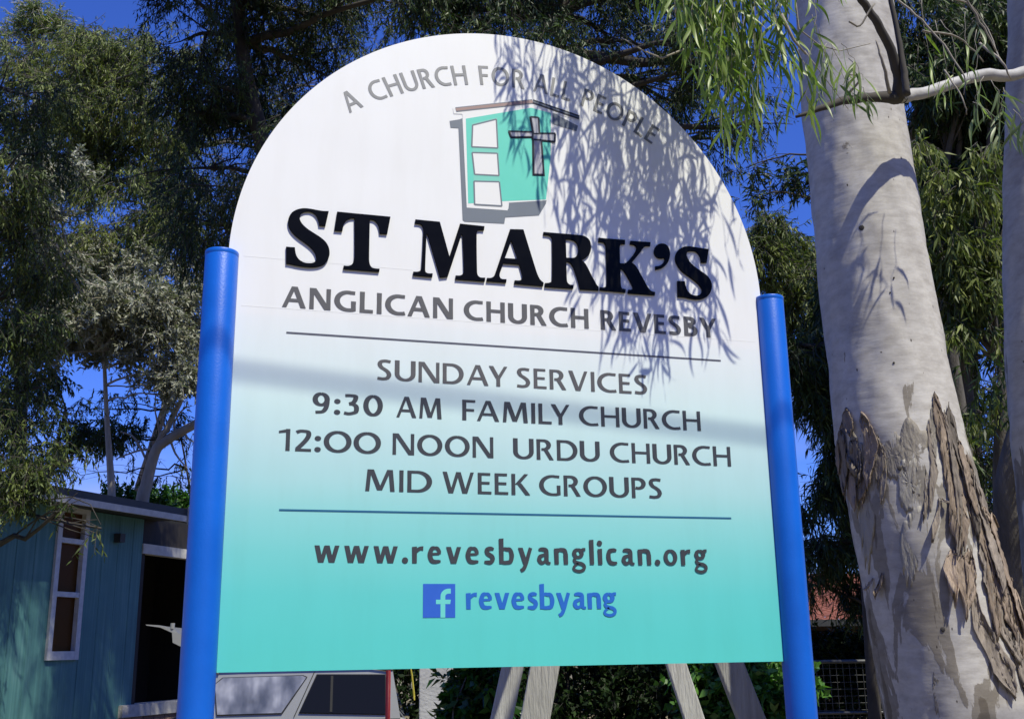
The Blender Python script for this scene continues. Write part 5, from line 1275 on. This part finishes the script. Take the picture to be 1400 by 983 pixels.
# dark tree whose limbs spread behind the upper left of the board
bg_tree('dark gum tree with spreading limbs behind the upper left curve of the sign', [(420, 560), (400, 380), (360, 200), (330, 60), (320, -200), (330, -380)], 12.5,
        grid(230, 470, -60, 340, 4, 6, (-1.2, 1.2), 52, 150, seed=1) + grid(470, 640, -60, 60, 3, 1, (-1, 1), 46, 130, seed=2) + grid(200, 470, -430, -130, 5, 4, (-2.0, -.8), 62, 100, seed=12), M['leaf_dark'], M['dark_bark'], group=TREES, tone=.5, L=.085, W=.017, limb_r=.045, density=1.15)  # last grid is unseen upper crown, added to shade the teal building
# olive tree, upper left
bg_tree('olive green gum tree lit in patches, filling the upper left of the view', [(28, 560), (32, 400), (60, 260), (90, 150)], 19.0,
        grid(60, 250, 70, 330, 4, 5, (-1.2, 1.2), 48, 135, seed=3) + [(30, 80, 0, 40, 34, 110), (270, 60, 0, 36, 40, 70), (110, 75, -.5, 40, 36, 100), (150, 70, 0, 34, 26, 120), (185, 95, 0, 30, 26, 110), (122, 45, .4, 26, 20, 70), (200, 60, .4, 22, 18, 40)], M['leaf_olive'], M['far_bark'], group=TREES, tone=.72, L=.11, W=.024, twig=.36, per=14, density=1.35)
# dark tree at the left edge
for i_, (x0, y0, x1, y1) in enumerate(()): pass
bg_tree('dark gum tree at the left edge with twigs reaching over the teal building', [(-60, 800), (-70, 560), (-80, 360), (-95, 100), (-90, -200), (-40, -400)], 11.2,
        grid(-90, 85, 120, 640, 3, 7, (-1.2, 1.0), 48, 105, seed=4) + grid(-60, 240, -420, -120, 5, 3, (-1.5, 0), 62, 85, seed=13) + [(50, 640, -.6, 50, 22, 140), (100, 628, -.3, 30, 20, 60), (8, 655, -.8, 40, 20, 90), (96, 690, -1.0, 10, 14, 4), (138, 722, -1.0, 7, 12, 3), (30, 690, -1, 18, 10, 8)],  # second grid lies out of view, crown added to keep sun off the wall
        M['leaf_olive'], M['dark_bark'], group=TREES, tone=.42, L=.085, W=.021)
# grey flowering tree
bg_tree('tree with a broad band of silvery grey foliage left of the blue post', [(153, 690), (150, 630), (146, 570), (142, 480)], 17.5,
        [(70, 440, 0, 50, 26, 190), (120, 430, -.4, 44, 26, 190), (170, 455, .2, 46, 28, 190), (220, 470, 0, 44, 34, 190), (255, 430, .3, 30, 34, 120), (40, 300, -.8, 44, 24, 130), (70, 225, -.9, 36, 16, 100), (20, 400, -.5, 32, 34, 120), (100, 470, .4, 40, 24, 150), (150, 440, .5, 60, 30, 180), (230, 440, .5, 40, 30, 140), (60, 350, -.4, 50, 24, 130), (120, 360, .6, 50, 26, 150), (200, 370, .6, 50, 26, 150), (260, 390, .4, 30, 30, 90), (45, 480, 0, 36, 26, 110), (185, 410, -.4, 46, 22, 120), (262, 500, .2, 20, 26, 60),
         (160, 500, .3, 30, 20, 80), (240, 515, -.3, 30, 18, 90), (255, 545, 0, 26, 16, 70), (205, 525, 0, 22, 12, 40), (70, 395, 0, 34, 22, 90), (15, 230, -.8, 30, 20, 70), (150, 395, 0, 30, 14, 60), (215, 410, 0, 30, 16, 70)],
        M['leaf_grey'], M['pale_bark'], L=.105, W=.042, per=14, twig=.30, droop=.1, group=TREES, tone=.62, r0=.075, limb_r=.018, name='wattle_tree')
bg_tree('thin dark leaved tree low on the left above the roof of the teal building', [(60, 690), (70, 640), (90, 560)], 18.6,
        [(95, 590, 0, 26, 14, 50), (130, 585, .2, 30, 16, 70), (170, 590, 0, 36, 14, 80), (110, 615, 0, 24, 12, 36), (60, 620, 0, 36, 18, 80), (100, 560, .5, 16, 10, 20), (195, 598, .3, 22, 10, 34), (40, 540, 0, 36, 30, 90), (70, 505, 0, 30, 20, 60)],
        M['leaf_olive'], M['far_bark'], L=.11, W=.036, twig=.3, group=TREES, r0=.06, limb_r=.014, tone=.45)
# bare pale forked trunk
fk = empty('forked_tree', tuple(at(192, 700, 18) * (1, 1, 0)), 'pale bare forked tree standing beyond the roof, left of the blue post', 'tree')
tubepx([(165, 900, 18, .13), (192, 700, 18, .11), (200, 663, 18, .10), (206, 638, 18, .09), (214, 614, 18, .085), (228, 602, 18, .080), (248, 590, 18, .075), (275, 574, 18, .07), (310, 540, 18, .05)], fk, 'trunk', M['pale_bark'], 12)
tubepx([(212, 616, 18, .06), (220, 598, 18, .055), (229, 585, 18, .05), (238, 565, 18, .05), (247, 548, 18, .04), (252, 520, 18, .03), (240, 490, 18, .02)], fk, 'branch', M['pale_bark'], 10)
for pl in ([(220, 600), (216, 580), (212, 560), (214, 530)], [(206, 614), (190, 616), (172, 622), (158, 628)], [(205, 640), (185, 600), (165, 590)], [(232, 600), (240, 620), (255, 640)], [(250, 588), (258, 600), (270, 606)], [(228, 590), (222, 570), (228, 545)], [(245, 595), (238, 580), (250, 560), (262, 555)]):
    tubepx([(x, y, 18, .022 - .005 * i) for i, (x, y) in enumerate(pl)], fk, 'branch', M['pale_bark'], 6)
bg_tree('far bluish green gum trees glimpsed through the gaps on the left', [(180, 700), (240, 500), (250, 330), (230, 200)], 26,
        grid(60, 330, 120, 420, 6, 5, (-2, 2), 42, 60, seed=21) + grid(330, 560, -40, 200, 4, 3, (-2, 2), 42, 50, seed=22), M['leaf_olive'], M['far_bark'], group=TREES, tone=.5, L=.14, W=.030, twig=.45, r0=.12, density=.8)
bg_tree('sparse twiggy gum sapling crossing the low blue sky beside the left post', [(262, 700), (255, 640), (240, 560)], 18.4,
        [(110, 650, 0, 40, 16, 12), (170, 640, 0, 40, 18, 10), (235, 650, 0, 34, 22, 16), (255, 600, 0, 18, 40, 22), (90, 560, 0, 36, 26, 20), (150, 545, 0, 50, 20, 26), (210, 560, 0, 40, 20, 20), (60, 610, 0, 30, 30, 26), (130, 610, 0, 60, 16, 16)],
        M['leaf_dark'], M['dark_bark'], group=TREES, tone=.5, L=.10, W=.026, twig=.3, r0=.03, limb_r=.012, gaps=False, cluster=3)
# small round topped far crown, top left corner
bg_tree('small round lime green crown against the sky in the top left corner', [(40, 400), (45, 200), (50, 80)], 22, [(58, 22, 0, 26, 16, 190), (40, 40, 0, 22, 12, 100), (76, 40, 0, 14, 14, 70), (50, 58, .2, 16, 12, 30), (12, 60, 0, 18, 16, 70), (92, 50, 0, 8, 14, 40)],
        M['leaf_lime'], M['pale_bark'], L=.10, W=.022, twig=.3, droop=.1, tone=.5, group=TREES, gaps=False, r0=.10, limb_r=.02)
# trees along the top and above the sign
bg_tree('dark gum tree whose foliage runs along the top above the sign', [(760, 500), (765, 300), (770, 100), (760, 20)], 13.0,
        grid(560, 960, -90, 75, 7, 3, (-1.2, 1.2), 50, 140, seed=6) + grid(880, 1060, 60, 200, 3, 2, (-1, 1), 42, 80, seed=7), M['leaf_dark'], M['dark_bark'], group=TREES, tone=.5, L=.10, W=.020, limb_r=.05)
# olive crown right of the sign
bg_tree('olive crowned gum tree showing between the sign and the big trunk', [(1086, 900), (1073, 700), (1062, 560), (1062, 430)], 15.0,
        [(1058, 322, 0, 34, 22, 170), (1085, 345, .3, 30, 24, 150), (1040, 350, -.3, 24, 30, 110), (1100, 380, 0, 26, 30, 130), (1070, 385, 0, 34, 30, 160), (1052, 300, 0, 18, 10, 50), (1110, 350, .5, 16, 26, 70), (1085, 425, 0, 34, 34, 170), (1120, 440, 0, 24, 34, 120), (1060, 400, .5, 22, 34, 90)],
        M['leaf_olive'], M['far_bark'], group=TREES, tone=.62, L=.11, W=.022)
bg_tree('dark narrow leaved tree between the right blue post and the big trunk', [(1235, 950), (1205, 700), (1165, 560), (1130, 470)], 10.5,
        [(1100, 480, 0, 34, 30, 150), (1125, 500, .3, 30, 34, 150), (1110, 540, 0, 30, 20, 90), (1140, 560, 0, 24, 30, 100), (1132, 625, 0, 18, 22, 60), (1138, 665, 0, 20, 22, 90), (1150, 600, 0, 14, 26, 60), (1085, 510, 0, 14, 26, 60), (1158, 660, .4, 20, 44, 130), (1120, 745, 0, 26, 18, 80), (1160, 745, .2, 24, 22, 90), (1108, 790, .3, 14, 16, 22), (1150, 800, .4, 24, 14, 22), (1180, 805, .3, 14, 22, 30), (1110, 690, .5, 16, 20, 30), (1150, 480, .3, 20, 60, 150), (1135, 400, .3, 22, 40, 120), (1078, 560, .3, 10, 16, 22), (1050, 470, 0, 30, 40, 80), (1180, 690, .5, 20, 22, 60)],
        M['leaf_dark'], M['dark_bark'], group=TREES, tone=.5, L=.13, W=.019, droop=.9, r0=.10)
# sprays against the sky beside the big trunk
bg_tree('wispy dark sprays on thin twigs against the blue sky left of the big trunk', [(1180, 700), (1175, 420), (1150, 250), (1110, 195)], 9.0,
        [(1062, 245, 0, 24, 10, 16), (1088, 238, 0, 20, 12, 16), (1030, 270, 0, 18, 10, 12), (1102, 262, 0, 12, 12, 12), (1110, 235, 0, 10, 14, 12), (1020, 230, 0, 14, 10, 10)], M['leaf_dark'], M['dark_bark'], group=TREES, L=.09, W=.018, twig=.16, droop=.4, r0=.05, limb_r=.012, gaps=False, cluster=3)
# right: dark background mass and lit leaf clusters between the trunks
bg_tree('dark dense gum tree filling the gap between the two pale trunks on the right', [(1352, 980), (1345, 760), (1330, 600), (1305, 400)], 10.0,
        grid(1240, 1420, -60, 440, 4, 7, (-.8, 1.4), 44, 150, seed=8) + grid(1290, 1420, 440, 900, 3, 6, (-.6, 1.2), 38, 80, seed=9), M['leaf_dark'], M['far_bark'], group=TREES, tone=.55, L=.12, W=.021, limb_r=.035, r0=.12)
bg_tree('gum tree with drooping lit leaf bunches between the trunks on the right', [(1400, 980), (1376, 760), (1368, 640), (1372, 500)], 8.2,
        [(1288, 330, 0, 24, 20, 34), (1320, 345, 0, 26, 22, 40), (1300, 385, 0, 30, 22, 46), (1335, 395, 0, 26, 22, 36), (1275, 290, 0, 18, 16, 20), (1330, 270, 0, 30, 20, 30), (1310, 430, 0, 24, 26, 34), (1345, 450, 0, 18, 24, 20), (1360, 330, 0, 18, 24, 22), (1355, 520, 0, 18, 34, 22), (1325, 560, 0, 18, 26, 18), (1290, 240, 0, 26, 18, 26), (1260, 200, 0, 20, 18, 20), (1350, 200, 0, 24, 16, 18)],
        M['leaf_olive'], M['far_bark'], group=TREES, tone=.72, L=.13, W=.022, twig=.26, droop=1.1, r0=.11, limb_r=.018, gaps=True, cluster=4)
for (pl, lab) in (([(1345, 1000, 9, .10), (1330, 760, 9, .085), (1312, 580, 9, .075), (1298, 480, 9, .065), (1280, 330, 9, .05)], 'slim shaded trunk just right of the big pale trunk'),
                  ([(1352, 1000, 11.5, .10), (1344, 800, 11.5, .09), (1334, 640, 11.5, .08), (1328, 520, 11.5, .07), (1335, 380, 11.5, .05)], 'slim dark trunk midway between the two pale trunks'),
                  ([(1420, 1100, 7.4, .13), (1392, 860, 7.4, .11), (1382, 720, 7.4, .10), (1378, 660, 7.4, .085), (1392, 590, 7.4, .07), (1420, 500, 7.4, .05)], 'curved dark trunk rising to the right edge, low right')):
    b = at(pl[0][0], pl[0][1], pl[0][2]); t = empty('slim_tree', (b[0], b[1], 0), lab, 'tree')
    q = MB(); P = [np.array([b[0], b[1], -.1])] + [at(x, y, D) for x, y, D, r_ in pl]; P = [np.array(p) for p in cat(P, 4)]
    q.tube(P, np.interp(np.linspace(0, 1, len(P)), np.linspace(0, 1, len(pl) + 1), [pl[0][3]] + [r_ for *_, r_ in pl]), 12); q.build('trunk', M['far_bark'], t, True)
    tp = P[-1]; cl = [(tp + RNG.normal(0, .25, 3), np.array([.35, .35, .3]), 60) for _ in range(3)]
    q = MB(); limb_to(q, P[-6], tp + (.2, 0, .4), .03, .01); q.build('branch', M['far_bark'], t, True)
    foliage('foliage', cl, M['leaf_dark'], t, L=.11, W=.02)
# far wood that closes the view below the crowns
far = []
for k in range(34):
    px = -150 + k * 50 + RNG.uniform(-20, 20)
    if 1040 < px < 1260: continue
    far.append((at(px, 800 + RNG.uniform(-25, 25), 30 + RNG.uniform(-3, 3)), np.array([1.3, 1.3, 1.6]), 260))
    far.append((at(px, 860, 28), np.array([1.4, 1.2, 1.3]), 240))
for px in (980, 1290, 1340, 1400):
    far.append((at(px, 760, 34), np.array([1.4, 1.4, 1.5]), 200))
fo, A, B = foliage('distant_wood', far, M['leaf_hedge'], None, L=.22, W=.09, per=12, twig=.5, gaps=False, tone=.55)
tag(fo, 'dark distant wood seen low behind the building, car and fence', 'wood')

# ================================================================== SHRUBS
def shrub(label, boxes, D, m, L=.09, W=.045, tone=.5, group=None, per=9, name='shrub', droop=.15):
    b = at(boxes[0][0], boxes[0][1], D); t = empty(name, (b[0], b[1], 0), label, 'shrub', group)
    q = MB(); CL = []
    for (px, py, dD, rx, ry, ns) in boxes:
        c = at(px, py, D + dD); rr = (D + dD) / F_PX; CL.append((c, np.array([rx * rr, rx * rr, ry * rr]), ns))
        for k in range(3): limb_to(q, (b[0] + RNG.normal(0, .08), b[1] + RNG.normal(0, .08), 0), c + RNG.normal(0, .3, 3) * CL[-1][1], .014, .005, n=7, side=5)
    q.build('stems', M['far_bark'], t, True)
    fo, A, B = foliage('foliage', CL, m, t, L=L, W=W, per=per, twig=.14, droop=droop, gaps=False, tone=tone, cluster=5, fold=.5)
    twig_mesh('twigs', A, B, .003, M['far_bark'], t)
shrub('glossy green shrub between the right timber legs and the right blue post', [(1010, 950, 0, 44, 50, 260), (955, 925, .1, 26, 30, 120), (1045, 930, .1, 26, 40, 150), (1050, 975, -.1, 34, 30, 160), (985, 1000, 0, 50, 40, 160), (1075, 940, .2, 30, 34, 80), (1112, 945, 0, 8, 16, 14), (1110, 920, .1, 6, 8, 6)], 7.2, M['leaf_shrub'], L=.085, W=.048, tone=.60)
shrub('dark leafed shrub between the grey pillar and the left timber legs', [(650, 945, 0, 30, 30, 90), (672, 920, 0, 22, 18, 46), (635, 975, 0, 20, 24, 70), (640, 925, 0, 20, 10, 20), (660, 990, 0, 40, 30, 80)], 7.4, M['leaf_shrub'], L=.095, W=.050, tone=.25)
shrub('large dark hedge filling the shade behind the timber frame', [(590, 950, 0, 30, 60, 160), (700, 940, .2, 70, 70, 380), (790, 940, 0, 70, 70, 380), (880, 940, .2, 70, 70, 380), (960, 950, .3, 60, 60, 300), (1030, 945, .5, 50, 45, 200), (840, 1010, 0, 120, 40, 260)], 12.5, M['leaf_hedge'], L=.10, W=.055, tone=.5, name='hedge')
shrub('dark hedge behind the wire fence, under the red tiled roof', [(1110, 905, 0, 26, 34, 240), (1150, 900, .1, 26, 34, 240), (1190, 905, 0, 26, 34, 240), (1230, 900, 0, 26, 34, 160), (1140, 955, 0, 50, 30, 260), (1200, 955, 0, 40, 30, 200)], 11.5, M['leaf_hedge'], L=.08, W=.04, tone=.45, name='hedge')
shrub('green shrubs showing above the roof of the teal building', [(190, 690, 0, 26, 14, 110), (225, 684, .2, 30, 14, 130), (255, 690, 0, 22, 16, 100), (165, 676, 0, 20, 12, 60), (280, 700, 0, 30, 20, 90)], 19.0, M['leaf_shrub'], L=.13, W=.06, tone=.6)

# ================================================================== unseen trees added behind the viewer to block low sky and darken reflections
opp = []
for k in range(56):
    a_ = R(90 + 185 * (k / 55.0 - .5)) ; r_ = 30 + RNG.uniform(-3, 3)
    px_, py_ = CAM[0] + r_ * math.cos(a_), CAM[1] - 2 - r_ * math.sin(a_)
    for z_, q_ in ((2.5, 3.0), (6.0, 3.2), (9.5 + RNG.uniform(-1.5, 2.0), 2.8)):
        opp.append((np.array([px_ + RNG.normal(0, .8), py_, z_]), np.array([2.2, 2.0, q_]), 60))
fo, A, B = foliage('sky_block_trees', opp, M['leaf_hedge'], None, L=.75, W=.40, per=10, twig=1.2, gaps=False, tone=.6)
tag(fo, 'unseen line of dark trees added across the street to block low sky', 'trees')
